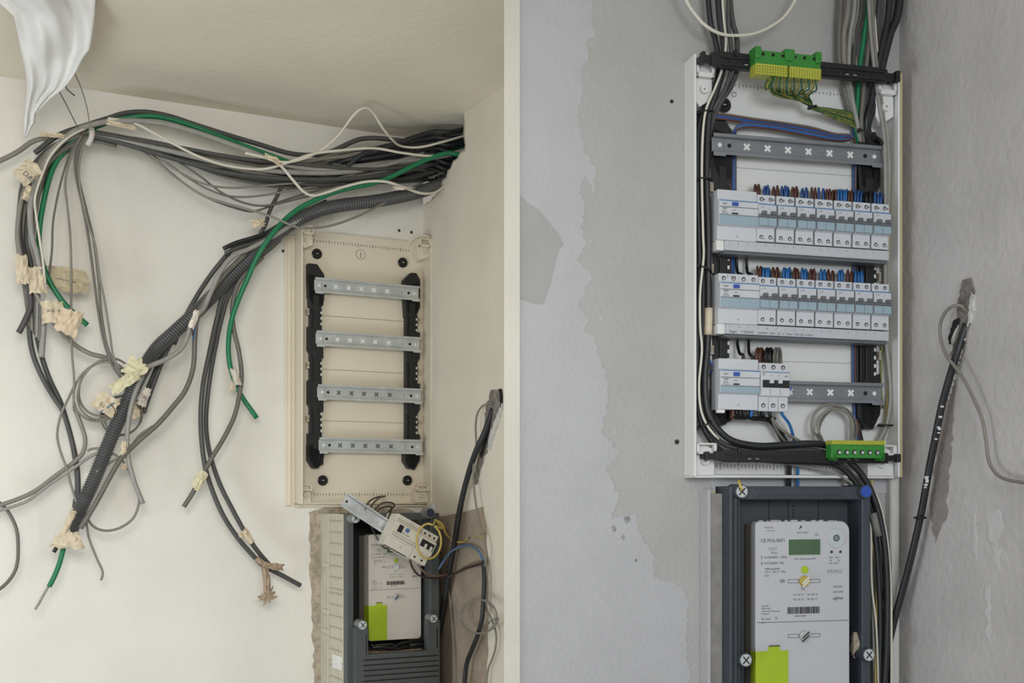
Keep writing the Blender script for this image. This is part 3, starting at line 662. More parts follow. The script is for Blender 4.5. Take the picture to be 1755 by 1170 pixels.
# black riser wires between the wide breakers
for a_, pts, g in (('left', [(1262,440,.02),(1263,460,.022),(1265,468,.034),(1271,470,.04),(1272,478,.04)], 0), ('right', [(1279,440,.02),(1280,460,.022),(1282,468,.034),(1288,470,.04),(1289,478,.04)], 0), ('left', [(1264,560,.02),(1264,590,.022),(1268,606,.034),(1273,607,.04),(1274,622,.04)], 1), ('right', [(1283,565,.02),(1283,590,.022),(1284,606,.034),(1290,611,.04),(1291,622,.04)], 1)):
    cable(FR, 'riser_wire', '%s of the two black wires rising between the wide breakers, %s gap' % (a_, ('upper', 'lower')[g]), pts, .0026, M_wbk, 'black wires between the wide breakers', 'wire', step=.004)
# flat runs of blue and brown wires
for i in range(10):
    m = [M_cg2, M_brn, M_blu, M_blu, M_brn, M_blu, M_brn, M_blu2, M_blu, M_brn][i]; o = i*2.2
    if i < 5: pts = [(1190,194+o,.02),(1219,194+o,.024),(1245,196+o,.026),(1290,203+o,.026),(1340,210+o,.026),(1390,218+o*1.1,.026),(1430,229+o*.8,.026),(1458,232+o*.5,.024),(1466,250,.018),(1466,330,.014)]
    else: 
        o -= 11; pts = [(1257+o*.4,330,.012),(1257+o*.4,250,.014),(1258+o*.3,228-o*.2,.022),(1264,216+o*.5,.026),(1285,209+o,.027),(1325,213+o,.027),(1375,222+o,.027),(1425,233+o*.8,.027),(1455,236+o*.4,.024),(1463,225,.02),(1464+o*.5,190,.02)]
    cable(FR, 'blue_wire' if m == M_blu else 'brown_wire' if m == M_brn else 'grey_wire', '%s wire in the %s run crossing above the top rail' % ('blue' if m == M_blu else 'brown' if m == M_brn else 'dark grey', 'straight upper' if i < 5 else 'lower curved'), pts, .0019, m, 'wires crossing above the top rail', 'wire')
for x, m, cn in ((1251.5, M_brn, 'brown'), (1255.5, M_blu, 'blue'), (1259, M_blu2, 'bright blue')):
    cable(FR, 'drop_wire', '%s wire running down beside the left black upright' % cn, [(x,262,.012),(x,330,.012),(x-.5,400,.012),(x-1,470,.012),(x-1.5,560,.012)], .0019, m, None, 'wire', sides=6)
for x, m, cn in ((1463, M_blu, 'blue'), (1466.5, M_brn, 'brown'), (1470, M_cbk, 'dark grey')):
    cable(FR, 'drop_wire', '%s wire running down beside the right black upright' % cn, [(x,270,.013),(x,330,.013),(x,450,.013),(x-1,560,.013),(x-1,640,.013),(x+1,700,.013),(x+6,745,.018),(x+10,760,.03)], .0019, m, None, 'wire', sides=6)
# earth wires from the top block
nW = 22
for i in range(nW):
    xs = 1314 + i*4.0; t = i/nW; m = M_gy if i % 3 else mat('earth_wire_dark_green', (34,84,52), .45)
    if i < 2: pts = [(1330-i*6,128,.08),(1322-i*5,142,.083),(1313,154+i,.082),(1311+i,148,.079),(1316,136,.078),(1320,152,.075)]
    else: pts = [(xs,127,.079)]
    if i < 2: pts += [(1335,155,.07),(1350,158,.06),(1375,175,.05),(1393,183,.045)]
    else: pts += [(xs-3*(1-t),142,.082),(xs-6*(1-t)+2,153+4*math.sin(i*2.1),.078),(1350+ (xs-1350)*.75, 161+3*math.sin(i),.065),(1378+t*14,174+R.uniform(-2,2),.052),(1393+R.uniform(-3,3),184+R.uniform(-3,3),.046)]
    oy = R.uniform(-9, 8)
    pts += [(1412,190+oy*.6,.04),(1435,197+oy,.034),(1458,204+oy*1.3,.03),(1475+R.uniform(-4,6),217+oy,.022),(1490+R.uniform(-6,10),232+oy*.5,.012)]
    cable(FR, 'earth_wire', 'thin green and yellow earth wire hanging from the top terminal block', pts, .0014, m, 'earth wires from the top terminal block', 'wire', sides=6, step=.005)
tie = lambda fr, px, py, d, rx, rz, label, rot=0: None
def cable_tie(fr, px, py, d, rx, rz, label, rot=0.0, dy=.010):
    c = fr.P(px, py, d); pts = []
    for k in range(21):
        t = 2*math.pi*k/20; pts.append((c.x+rx*math.cos(t)*math.cos(rot), c.y+dy*math.sin(t), c.z+rx*math.cos(t)*math.sin(rot)))
    rt = Root(fr, c, 'cable_tie', label, 'cable tie')
    MB().tube(pts, .0016, 6, False).build('strap', M_blk, rt, smooth=True)
    MB().box(c.x-rx-.002, c.x-rx+.003, c.y-.006, c.y, c.z-.003-rx*math.sin(rot), c.z+.003-rx*math.sin(rot)).build('lock_head', M_blk, rt, bevel=.0008)
cable_tie(FR, 1392, 184, .048, .007, 0, 'black tie round the bunch of earth wires under the green block', .3, .008)

# left-hand cable bundle of the right board
path = [(1236,27),(1242,70),(1243,110),(1234,150),(1218,185),(1207,215),(1205,300),(1208,400),(1208,470),(1206,540),(1204,600),(1202,660),(1208,705),(1222,738),(1250,760),(1300,768)]
def off(pts, dx0, dx1, d):
    n = len(pts); return [(p[0]+dx0+(dx1-dx0)*i/(n-1), p[1]-(dx0 if i > n-4 else 0)*.6, d) for i, p in enumerate(pts)]
cb = [(-11,.026,M_cbk,.0042,'black cable down the far left of the wired board'),(-4,.024,M_cdk,.004,'dark grey cable, second from the left edge of the wired board')]
cable(FR,'power_cable','black cable down the far left side of the wired board',[(1208,-100,.03),(1216,27,.03),(1226,70,.03),(1232,110,.03),(1226,150,.03),(1206,190,.028),(1197,225,.028),(1195,300,.028),(1198,400,.028),(1199,470,.028),(1196,540,.028),(1195,600,.028),(1195,660,.028),(1198,710,.028),(1212,745,.03),(1235,772,.03),(1262,782,.03),(1320,789,.03),(1400,792,.03),(1440,800,.03),(1475,840,.034),(1496,900,.036),(1505,980,.036),(1508,1080,.036),(1506,1200,.036)],.0048,M_cbk)
cable(FR,'power_cable','thick black cable sweeping from the left side under the lowest breakers',[(1224,-100,.04),(1233,27,.04),(1240,70,.04),(1240,110,.04),(1230,150,.04),(1217,190,.036),(1213,225,.034),(1211,300,.034),(1214,400,.034),(1214,470,.034),(1214,540,.034),(1212,600,.034),(1208,650,.036),(1212,700,.038),(1228,732,.04),(1255,755,.042),(1300,764,.044),(1350,762,.044),(1390,760,.044),(1420,765,.04),(1450,786,.04),(1478,815,.04),(1500,860,.042),(1514,920,.042),(1520,1000,.042),(1519,1100,.042),(1514,1200,.042)],.0058,M_cbk)
cable(FR,'data_cable','white cable between black ones down the left side of the wired board',[(1232,-100,.046),(1240,27,.046),(1244,70,.045),(1240,110,.045),(1226,150,.045),(1211,185,.044),(1205,225,.044),(1203,300,.042),(1205,400,.042),(1206,440,.042),(1200,500,.042),(1200,560,.042),(1203,600,.042),(1198,660,.042),(1202,705,.042),(1216,735,.043),(1232,752,.043)],.0021,M_cwh)
cable(FR,'power_cable','dark cable entering the wired board by its top left corner',[(1244,-100,.034),(1254,27,.034),(1262,60,.034),(1264,90,.034),(1263,120,.034),(1252,150,.034),(1235,175,.032),(1222,205,.022),(1214,240,.024),(1207,320,.024),(1207,420,.024),(1206,540,.024),(1203,640,.024),(1206,710,.026),(1222,742,.03),(1244,762,.03),(1300,772,.034),(1400,772,.034),(1445,800,.03),(1485,850,.03),(1500,930,.03),(1508,1040,.03),(1505,1200,.03)],.0045,M_cdk)
cable(FR,'power_cable','grey-black cable beside the white one at the top left of the wired board',[(1250,-100,.044),(1248,27,.044),(1252,70,.044),(1254,110,.044),(1244,150,.042),(1224,185,.038),(1215,215,.03)],.0036,M_cdk)
s_ = Root(FR, FR.P(1214, 555, .04), 'tape_sleeve', 'pale tape wrapped round the thick cable left of the middle row', 'tape', empty=False)
MB().tube([FR.P(1214.5, 528, .034), FR.P(1214.5, 540, .034), FR.P(1214, 560, .034), FR.P(1213.5, 574, .034)], .0068, 10).build('tape_sleeve', M_tape, s_, smooth=True)
for (x, y, w_, lb, ro) in ((1208,193,.014,'black tie round the left cable bundle above the top rail',.1),(1206,308,.013,'black tie round the left cable bundle beside the top rail gap',0),(1207,462,.013,'black tie round the left cable bundle above the middle row',-.4),(1207,727,.014,'black tie round the left cable bundle below the lowest breakers',.5)):
    cable_tie(FR, x, y, .034, w_, 0, lb, ro, .012)
for (x, y, w_, lb, ro) in ((1492,236,.024,'black tie round the right cable bundle near the top rail',-.45),(1517,729,.012,'black tie round the right cable bundle at the foot of the upright',0)):
    cable_tie(FR, x, y, .034, w_, 0, lb, ro, .014)
cable(FR,'white_cable','white cable looping across the top of the wired board',[(1150,-100,.05),(1172,-10,.05),(1194,28,.05),(1212,46,.05),(1235,58,.05),(1260,61,.05),(1292,58,.05),(1322,45,.05),(1348,24,.05),(1372,-20,.05),(1395,-100,.05)],.0028,M_cwh)
# top right bunch
tr = [((1440,1438,1440,1452,1466),M_cg2,.0042,'mid-grey cable at the left edge of the top right bunch'),((1453,1446,1448,1458,1468),M_cg1,.0045,'second grey cable from the left in the top right bunch'),((1464,1457,1455,1462,1470),M_cg3,.0036,'pale grey cable in the top right bunch'),((1476,1466,1462,1464,1472),M_cdk,.0042,'dark cable just left of the green one in the top right bunch'),((1487,1481,1473,1469,1467),M_cgr,.0042,'green cable in the top right bunch over the wired board'),((1497,1491,1484,1478,1476),M_cg2,.004,'grey cable just right of the green one in the top right bunch'),((1506,1500,1491,1482,1480),M_cdk,.0045,'dark cable passing behind the pale pair, top right bunch'),((1540,1525,1510,1500,1486),M_cbk,.0075,'fat black cable slanting in at the top right'),((1523,1516,1503,1493,1484),M_cbk,.0055,'black cable left of the fat slanting one'),((1470,1462,1468,1474,1478),M_cg1,.003,'thin grey cable crossing the top right bunch')]
for i, (xs, m, r, lb) in enumerate(tr):
    dd = .022+.004*(i % 3)
    cable(FR, 'power_cable', lb, [(xs[0]+6,-100,dd),(xs[0],15,dd),(xs[1],60,dd),(xs[2],120,dd),(xs[3],175,dd),(xs[4],215,dd),(xs[4]+6,262,.010)], r, m)
for i, (x, m, r, lb) in enumerate([(0,M_cg3,.0032,'pale grey cable, inner of the pair down the right side of the board'),(5,M_cg1,.0032,'grey cable, outer of the pair down the right side of the board'),(9,M_cwh,.0018,'thin white cable down the right side of the board')]):
    dd = .036 - .004*i
    cable(FR, 'data_cable', lb, [(1484+x*.6,-100,dd),(1490+x,27,dd),(1494+x,80,dd),(1500+x,130,dd),(1507+x*.8,180,dd),(1515+x*.6,235,dd),(1517+x*.7,290,dd),(1517+x*.6,360,dd-.004),(1517+x*.6,460,dd-.01),(1517+x*.5,560,dd-.01),(1523+x*.3,630,dd-.01),(1526+x*.2,680,dd-.008),(1520+x*.4,725,dd-.004),(1508+x,752,dd-.004),(1494+x,775,dd-.006)], r, m)
cable(FR,'earth_wire','yellow earth wire down the right side of the wired board',[(1520,290,.02),(1523,400,.018),(1520,500,.016),(1520,580,.016),(1523,650,.02),(1520,700,.02),(1514,745,.02),(1500,775,.02),(1494,830,.02),(1492,900,.03),(1500,960,.034),(1503,1020,.034),(1500,1200,.034)],.0019,M_yg,cat='wire')
cable(FR,'earth_wire','green wire down the right side of the lower board',[(1505,235,.03),(1520,270,.02),(1520,380,.014),(1514,520,.014),(1510,640,.014),(1513,700,.016)],.0016,M_gy,cat='wire')
# wires below the lowest devices
for pts, m, r, lb in (([(1256,700,.04),(1256,712,.042),(1262,716,.04),(1300,716,.036),(1325,722,.03),(1342,745,.024),(1352,770,.02),(1354,800,.02),(1353,845,.012)],M_wbk,.0028,'black wire leaving the lowest breaker toward the meter'),
    ([(1274,698,.04),(1276,712,.042),(1290,718,.038),(1318,722,.03),(1336,748,.024),(1349,778,.02),(1350,845,.012)],M_wbk,.0026,'second black wire dropping under the strap bar to the meter'),
    ([(1288,698,.042),(1288,708,.044),(1286,713,.042),(1282,706,.03)],M_blu2,.003,'short bright blue wire under the lowest wide breaker'),
    ([(1256,698,.044),(1256,710,.046),(1254,715,.044),(1252,706,.03)],M_brn,.003,'short brown wire under the lowest wide breaker'),
    ([(1336,700,.04),(1342,712,.04),(1352,725,.034),(1358,742,.028),(1362,762,.022),(1367,800,.02),(1367,845,.012)],M_blu2,.0026,'bright blue wire curving down to the meter'),
    ([(1320,700,.04),(1322,715,.04),(1335,732,.034),(1352,745,.03),(1372,757,.026),(1400,775,.022)],M_cg1,.0028,'grey wire curving right under the main switch'),
    ([(1322,712,.036),(1328,732,.034),(1340,750,.03),(1352,764,.026),(1362,785,.022)],M_cg2,.0026,'shorter grey wire under the main switch'),
    ([(1224,628,.03),(1218,622,.028),(1214,612,.026)],M_blu,.002,'short blue wire left of the lowest wide breaker'),
    ([(1218,640,.02),(1224,632,.03),(1230,634,.034)],M_blu,.002,'short blue wire tucked beside the lowest wide breaker')):
    cable(FR, 'wire', lb, pts, r, m, cat='wire', step=.004)
for i, x in enumerate((1262, 1268, 1281, 1300, 1306, 1318)):
    cable(FR, 'wire', 'black stub under the lowest devices, %s from the left' % ['first','second','third','fourth','fifth','sixth'][i], [(x,700,.042),(x+1,710,.044),(x+4,716,.038),(x+10,717,.03)], .003, M_wbk, cat='wire', step=.004)
# coil of two grey cables
for i, (ox, oy, m) in enumerate(((0,0,M_cg1),(7,4,M_cg1))):
    pts = [(1408+ox,765,.03),(1400+ox,745+oy,.034)]
    for k in range(11):
        t = math.radians(200 - k*21); pts.append((1425+ox+ (34-4*i)*math.cos(t), 728+oy-(34-4*i)*math.sin(t)*1.05, .038+.003*i-.0006*k))
    pts += [(1458+ox*.3,752,.03),(1452,775,.026)]
    cable(FR, 'coiled_cable', '%s loop of grey cable over the green bottom terminal block' % ('outer', 'inner')[i], pts, .0024, m)
cable(FR, 'coiled_cable', 'third innermost grey loop over the green bottom terminal block', [(1411,768,.028),(1403,740,.03),(1412,715,.032),(1432,697,.034),(1452,702,.034),(1466,722,.034),(1468,745,.03),(1460,770,.026)], .0022, M_cg2)
# cables leaving below the board to the right of the meter
for i, (pts, m, r, lb) in enumerate([([(1330,790,.02),(1370,798,.024),(1410,805,.026),(1445,818,.03),(1470,840,.03),(1486,880,.03),(1492,960,.03),(1496,1060,.03),(1500,1200,.03)],M_cg3,.0024,'pale grey cable dipping from the strap bar past the meter'),
    ([(1455,795,.03),(1478,815,.034),(1500,845,.04),(1512,880,.044),(1522,940,.044),(1527,1020,.044),(1528,1200,.044)],M_cwh,.0022,'white cable beside the trunking right of the slate meter box'),
    ([(1460,795,.028),(1484,825,.03),(1506,870,.034),(1519,930,.034),(1525,1000,.034),(1526,1200,.034)],M_cbk,.004,'black cable nearest the trunking right of the slate meter box'),
    ([(1482,840,.034),(1492,900,.036),(1494,1000,.038),(1502,1080,.038),(1506,1200,.038)],M_cwh,.002,'thin white cable hugging the slate meter box'),
    ([(1488,850,.026),(1500,900,.026),(1512,1000,.03),(1521,1060,.03),(1522,1200,.03)],M_cdk,.004,'dark cable in the middle of the run beside the slate meter box')]):
    cable(FR, 'power_cable', lb, pts, r, m)
s_ = Root(FR, FR.P(1500, 900, .045), 'tape_sleeve', 'grey tape wrapped round a cable right of the slate meter box', 'tape', empty=False)
MB().tube([FR.P(1496, 879, .042), FR.P(1500, 897, .042), FR.P(1505, 918, .042)], .0065, 10).build('tape_sleeve', mat('grey_tape',(130,126,122),.7), s_, smooth=True)
# trunking
def trunk(fr, x0, x1, y0, y1, d, label, dep=.016):
    a = fr.P(x0, y0, d); b = fr.P(x1, y1, d); zt = a.z; zb = fr.P(x0, y1, d).z
    rt = Root(fr, (a.x, 0, zb), 'cable_trunking', label, 'trunking')
    MB().box(a.x, b.x, -dep, -.001, zb, zt).build('base', M_trunk, rt, bevel=.001)
    MB().box(a.x+.0015, b.x-.0015, -dep-.002, -dep, zb, zt).build('lid', M_trunk, rt, bevel=.0008)
trunk(FR, 1526, 1541, 818, 1210, .016, 'white trunking running down the corner right of the slate meter box')
trunk(FR, 1448, 1472, 815, 832, .016, 'short piece of white trunking above the slate meter box')

# ------------------------------------------------------------------ meters
def screw_head(rt, x, z, y, r, m, cross=True, parent=None, tower=.03, mt=None):
    o = MB().disc(x, z, r*1.18, y, y+tower, 18, r*1.3).build('screw_post', mt, rt, parent=parent)
    MB().disc(x, z, r, y-.002, y, 18).build('screw_head', m, rt, bevel=.0004, parent=o if parent is None else parent)
    if cross:
        c = MB()
        for s in (1, -1): c.prism([(x-r*.55-.0009, z-s*(r*.55)), (x-r*.55+.0009, z-s*(r*.55+.0009)), (x+r*.55+.0009, z+s*(r*.55)), (x+r*.55-.0009, z+s*(r*.55+.0009))], y-.0024, y-.002)
        c.build('screw_slot', M_dark, rt, parent=o if parent is None else parent)
def meter(fr, px, d, dep, mc, label, ms, seal=True, k=1.0, fine=True):
    lx, rx, ty, by = px; a = fr.P(lx, ty, d); x0, z1 = a.x, fr.P((lx+rx)/2, ty, d).z; x1 = fr.P(rx, ty, d).x; z0 = fr.P((lx+rx)/2, by, d).z
    W, H = x1-x0, z1-z0; y = -d
    rt = Root(fr, (x0, y+dep, z0), 'electricity_meter', label, 'electricity meter')
    rr = W*.10; poly_ = []
    for cx_, cz_, t0, r_ in ((x1-rr, z1-rr, 0, rr), (x0+rr*.4, z1-rr*.4, 90, rr*.4), (x0+rr*.4, z0+rr*.4, 180, rr*.4), (x1-rr*.7, z0+rr*.7, 270, rr*.7)):
        for q in range(6): t = math.radians(t0+q*18); poly_.append((cx_+r_*math.cos(t), cz_+r_*math.sin(t)))
    MB().prism(poly_, y, y+dep*.45).build('case', mc, rt, bevel=.0015)
    MB().box(x0+W*.0, x1-W*.03, y+dep*.45, y+dep, z0+H*.02, z1-H*.015).build('case_back', ms, rt, bevel=.001)
    X = lambda u: x0+W*u
    Z = lambda v: z1-W*v          # v in widths from the top
    yy = y-.0006
    MB().box(X(.335), X(.69), y-.0008, y, Z(.335), Z(.165)).build('display_bezel', mat('bezel_pale',(196,204,196),.5), rt, bevel=.0004)
    MB().box(X(.345), X(.68), y-.0014, y-.0008, Z(.325), Z(.175)).build('display', M_lcd, rt)
    if fine: MB().disc(X(.85), Z(.165), W*.095, y-.002, y, 28).build('optical_port', M_scr, rt, bevel=.0006); MB().ring(X(.85), Z(.165), W*.034, W*.018, y-.003, y-.002, 16).disc(X(.85), Z(.165), W*.010, y-.0026, y-.002, 10).build('port_sensor', M_ptext, rt)
    MB().disc(X(.515), Z(.47), W*.038, y-.002, y, 20).build('lime_button', M_lime, rt, bevel=.0004)
    for v, mm in ((.58, M_yg), (1.11, M_zinc)):
        s = MB().disc(X(.51), Z(v), W*.05, y-.006, y, 20, W*.055).build('seal_screw', mm if fine else M_scr, rt, bevel=.0006)
        c = MB()
        for q in (-.02, .012): c.prism([(X(.475), Z(v+.025-q)), (X(.48), Z(v+.04-q)), (X(.55), Z(v-.02-q)), (X(.545), Z(v-.035-q))], y-.0066, y-.006)
        c.build('screw_slot', M_ptxtd if v > 1 else M_wht, rt, parent=s)
        g = MB()
        for u0, u1 in ((.34, .455), (.565, .68)): 
            for (a_, b_, c_, d_) in ((u0, u1, v-.018, v-.014), (u0, u1, v+.014, v+.018), (u0, u0+.004, v-.018, v+.018), (u1-.004, u1, v-.018, v+.018)): g.box(X(a_), X(b_), yy, y, Z(d_), Z(c_))
        g.build('slot_outline', M_ptext, rt)
    m = MB(); T = lambda st, u, v, s: m.text(st, X(u), yy-.0002, Z(v), W*s*1.12)
    T('Elster AS3', .07, .075, .03) if False else None
    T('=====', .09, .07, .03); T('=== ==', .11, .10, .025)
    T('CE M16 0071', .05, .20, .042); T('= [ ] !', .13, .275, .034); T('Wh/imp', .16, .31, .018)
    T('3x230/400V ~ 50Hz', .09, .355, .026); T('0,25-5(60)A  90A', .09, .41, .026); T('Y', .05, .365, .04); T('V', .05, .42, .04)
    T('1000 imp/kWh', .09, .465, .024); T('-25°C...+55°C   IP54', .09, .495, .024); T('Cl.B', .09, .53, .024)
    T('smart meter', .43, .115, .022); T('CE', .62, .14, .028); T('1.8.0  Active energy kWh', .40, .37, .02)
    T('+A: 1.8  O    +A: 3.8  O', .39, .72, .024); T('+R: 2.8  O    +R: 4.8  O', .39, .765, .024)
    T('LTE 4G+', .82, .65, .026); T('IDIS DLMS', .82, .70, .022)
    T('Type P1', .06, .82, .020); T('Made 2019', .06, .845, .020); T('Active electrical energy', .06, .87, .018); T('Polyphase', .06, .895, .018); T('IEC 62056', .06, .945, .020); T('S/N', .06, .98, .018)
    T('kWh    kvarh', .775, .36, .018); T('O       O', .785, .345+.05, .026); T('Reset  Optical', .775, .415, .016)
    T('[=] [=] [ ]', .76, .50, .034); T('|@|', .25, .585, .035); T('X', .20, .945, .035); T('(o)', .475, .665, .03)
    m.build('printed_text', M_ptxtm, rt)
    m = MB(); m.text('agfime', X(.82), yy-.0002, Z(.765), W*.042); m.disc(X(.475), Z(.055), W*.011, yy, y, 10); m.disc(X(.463), Z(.07), W*.006, yy, y, 8)
    m.disc(X(.805), Z(.30), W*.014, yy, y, 12); m.disc(X(.90), Z(.30), W*.014, yy, y, 12); m.build('printed_logo', M_ptxtd, rt)
    m = MB(); rr_ = random.Random(5); u = .335
    while u < .68:
        w_ = rr_.choice((.004, .006, .009)); m.box(X(u), X(u+w_), yy, y, Z(.895), Z(.83)); u += w_+rr_.choice((.003, .005, .007))
    m.text('55002310489', X(.41), yy, Z(.925), W*.022); m.build('barcode', M_ptxtd, rt, kind='stuff')
    MB().box(X(.01), X(.985), yy, y, Z(.974), Z(.969)).build('cover_joint', M_ptext, rt)
    MB().prism([(X(.0)-.0005, Z(1.25)), (X(.13), Z(1.245)), (X(.13), Z(1.205)), (X(.25), Z(1.205)), (X(.25), Z(1.245)), (X(.34), Z(1.245)), (X(.34), z0+.001), (X(.05), z0+.001), (X(0)-.0005, z0+rr*.4)], yy-.0006, y+dep*.44).build('lime_corner', M_lime, rt)
    MB().box(X(.14), X(.25), y-.002, y, Z(1.205), Z(1.192)).build('lime_tab_shadow', mat('lime_shadow',(92,96,60),.6), rt)  # dark olive strip, shadow along the sticker's raised tab put into the colour
    return rt, X, Z
def crumbs(fr, px0, px1, py, d, n, label, seed, sz=.004):
    rr = random.Random(seed); rt = Root(fr, fr.P((px0+px1)/2, py, d), 'plaster_debris', label, 'rubble', kind='stuff', empty=False); m = MB()
    for k in range(n):
        c = fr.P(rr.uniform(px0, px1), py, d - rr.uniform(0, .02)); s = rr.uniform(.4, 1)*sz
        vs = [(c.x+s*math.cos(t)*rr.uniform(.8, 1.4), c.y+s*math.sin(t), c.z+zz) for zz in (-.0005, s*.5) for t in [q*math.pi/3 for q in range(6)]]
        m.add(vs, [(5,4,3,2,1,0), (6,7,8,9,10,11)]+[(q, (q+1) % 6, (q+1) % 6+6, q+6) for q in range(6)])
    m.build('plaster_debris', M_crumb if seed % 2 else M_cut, rt)

# right meter box
def px_x(fr, px, d): return fr.P(px, 850, d).x
d = .060
bx0, bx1 = px_x(FR, 1251, d), px_x(FR, 1492, d); bz1 = FR.P(1370, 833, d).z; bz0 = FR.P(1370, 1290, d).z
rb = Root(FR, ((bx0+bx1)/2, 0, bz0), 'meter_box', 'slate blue-grey meter box with clear cover removed, under the wired board', 'meter box')
tw = px_x(FR, 1272, d)-bx0
MB().box(bx0, bx1, -.012, -.002, bz0, bz1).build('back_panel', M_frmI, rb)
MB().box(bx0, bx0+tw*.82, -d, -.002, bz0, bz1).build('side_rim', M_frmR, rb, bevel=.0015)
MB().box(bx1-tw*.75, bx1, -d, -.002, bz0, bz1).build('side_rim', M_frmR, rb, bevel=.0015)
MB().box(bx0+tw*.82, bx1-tw*.75, -d, -.002, bz1-.022, bz1).build('top_rim', M_frmR, rb, bevel=.0015)
MB().box(bx0+tw*.82, bx1-tw*.75, -d, -.002, bz0, bz0+.03).build('bottom_rim', M_frmR, rb, bevel=.0015)
MB().box(bx0+.052, bx1-.05, -d-.002, -d, bz1-.014, bz1-.012).box(bx0+.045, bx1-.045, -d-.0015, -d, bz1-.0045, bz1-.0035).box(bx0+.045, bx1-.045, -d-.0015, -d, bz1-.0185, bz1-.0175).build('rim_groove', M_frmI, rb)
MB().box(bx0+.005, bx0+.0065, -d-.0015, -d, bz0, bz1-.01).box(bx0+tw*.6, bx0+tw*.65, -d-.0015, -d, bz0, bz1-.01).build('rim_groove', M_dark, rb)
m = MB()
for x in (.36, .5, .72): m.box(bx0+(bx1-bx0)*x, bx0+(bx1-bx0)*x+.001, -.0126, -.012, bz0, bz1-.02)
for k in range(4): m.disc(FR.P(1359, 867+k*6, .012).x, FR.P(1359, 867+k*6, .012).z, .0015, -.0128, -.012, 8)
m.build('panel_marks', M_dark, rb)
MB().box(bx0-.022, bx0, -.03, -.001, bz0, bz1-.012).build('side_flange', mat('aged_grey_metal',(150,146,142),.6,var=.25,scale=50), rb, bevel=.001)
MB().box(bx0-.028, bx0-.023, -.034, -.001, bz0, bz1-.006).build('flange_edge', M_skim, rb)
for (x, y, mm, cr_) in ((1272,842,M_scr,True),(1485,842,M_bbtn,False),(1279,1131,M_scr,True),(1490,1122,M_scr,True)):
    c = FR.P(x, y, d+.012); screw_head(rb, c.x, c.z, -d-.010, .0098, mm, cr_, tower=.035, mt=M_frmR)
MB().tube(spline([FR.P(1272,840,.08), FR.P(1268,830,.078), FR.P(1266,822,.07)]), .0022).build('wire_seal', M_yg, rb, smooth=True)
rm, X, Z = meter(FR, (1295, 1456, 893, 1204), .056, .040, M_metR, 'pale grey electricity meter with display and large lime sticker, in the slate box', M_metS)
crumbs(FR, 1300, 1450, 892.5, .05, 26, 'plaster crumbs lying along the top of the large meter', 3)
rt = Root(FR, FR.P(1466, 1100, .05), 'wall_chunk', 'broken pinkish plaster lump beside the large meter', 'rubble', empty=False)
m = MB(); c = FR.P(1466, 1105, .04); rr = random.Random(8)
vs = []; 
for iz in range(5):
    for q in range(7): t = q*2*math.pi/7; s = (.003, .008, .009, .008, .004)[iz]*rr.uniform(.7, 1.2); vs.append((c.x+s*math.cos(t), c.y+s*math.sin(t)*1.5, c.z-.022+iz*.011))
m.add(vs, [(iz*7+q, iz*7+(q+1) % 7, iz*7+7+(q+1) % 7, iz*7+7+q) for iz in range(4) for q in range(7)]+[tuple(range(6,-1,-1)), tuple(range(28,35))])
m.build('wall_chunk', M_rust, rt)

# left meter box: deep beige base, charcoal front
d = .20
lx0, lx1 = px_x(FL, 595, d), px_x(FL, 753, d); lz1 = FL.P(674, 879, d).z; lz0 = FL.P(674, 1245, d).z
rl = Root(FL, ((lx0+lx1)/2, 0, lz0), 'meter_box', 'charcoal meter box on a deep ribbed beige base, under the bare fuse board', 'meter box')
MB().box(lx0-.001, lx0+.004, -d+.026, -.001, lz0, lz1-.002).box(lx1-.006, lx1-.001, -d+.026, -.001, lz0, lz1-.002).box(lx0+.004, lx1-.006, -d+.026, -.001, lz1-.006, lz1-.002).box(lx0+.004, lx1-.006, -.06, -.055, lz0, lz1-.006).build('base', M_base, rl, bevel=.001)
zz = lz1-.02; k = 0
while zz > lz0:
    MB().box(lx0-.003, lx0-.001, -d+.030, -.075, zz-.0012, zz+.0012).build('side_rib', mat('rib_shade',(176,170,152),.6), rl); zz -= .0285 if k % 7 != 6 else .012; k += 1
for yv in (-.07, -.045, -.028): MB().box(lx0-.0045, lx0-.001, yv, yv+.004, lz0, lz1-.004).build('side_rail', M_base, rl, bevel=.0006)
for zz in (lz1-.14, lz1-.26, lz1-.31): MB().box(lx0-.006, lx0-.001, -.075, -.025, zz, zz+.012).build('side_catch', M_base, rl, bevel=.0006)
zl = FL.P(590, 1135, .17).z
MB().box(lx0-.0034, lx0-.001, -d+.034, -.10, zl-.02, zl+.014).build('side_label', M_wht, rl)
tx0 = px_x(FL, 606, d)
MB().box(lx0, tx0, -d, -d+.06, lz0, lz1).build('side_rim', M_frmL, rl, bevel=.0015)
tx1 = px_x(FL, 738, d)
MB().box(tx1, lx1, -d, -d+.06, lz0, lz1).build('side_rim', M_frmL, rl, bevel=.0015)
MB().box(tx0, tx1, -d, -d+.06, lz1-.017, lz1).build('top_rim', M_frmL, rl, bevel=.0015)
MB().box(tx0, tx1, -d, -d+.06, lz1-.010, lz1-.008).build('rim_groove', M_dark, rl)
MB().box(tx0, tx1, -.061, -.060, lz0, lz1-.01).build('dark_interior', mat('box_inside',(48,48,48),.8), rl)
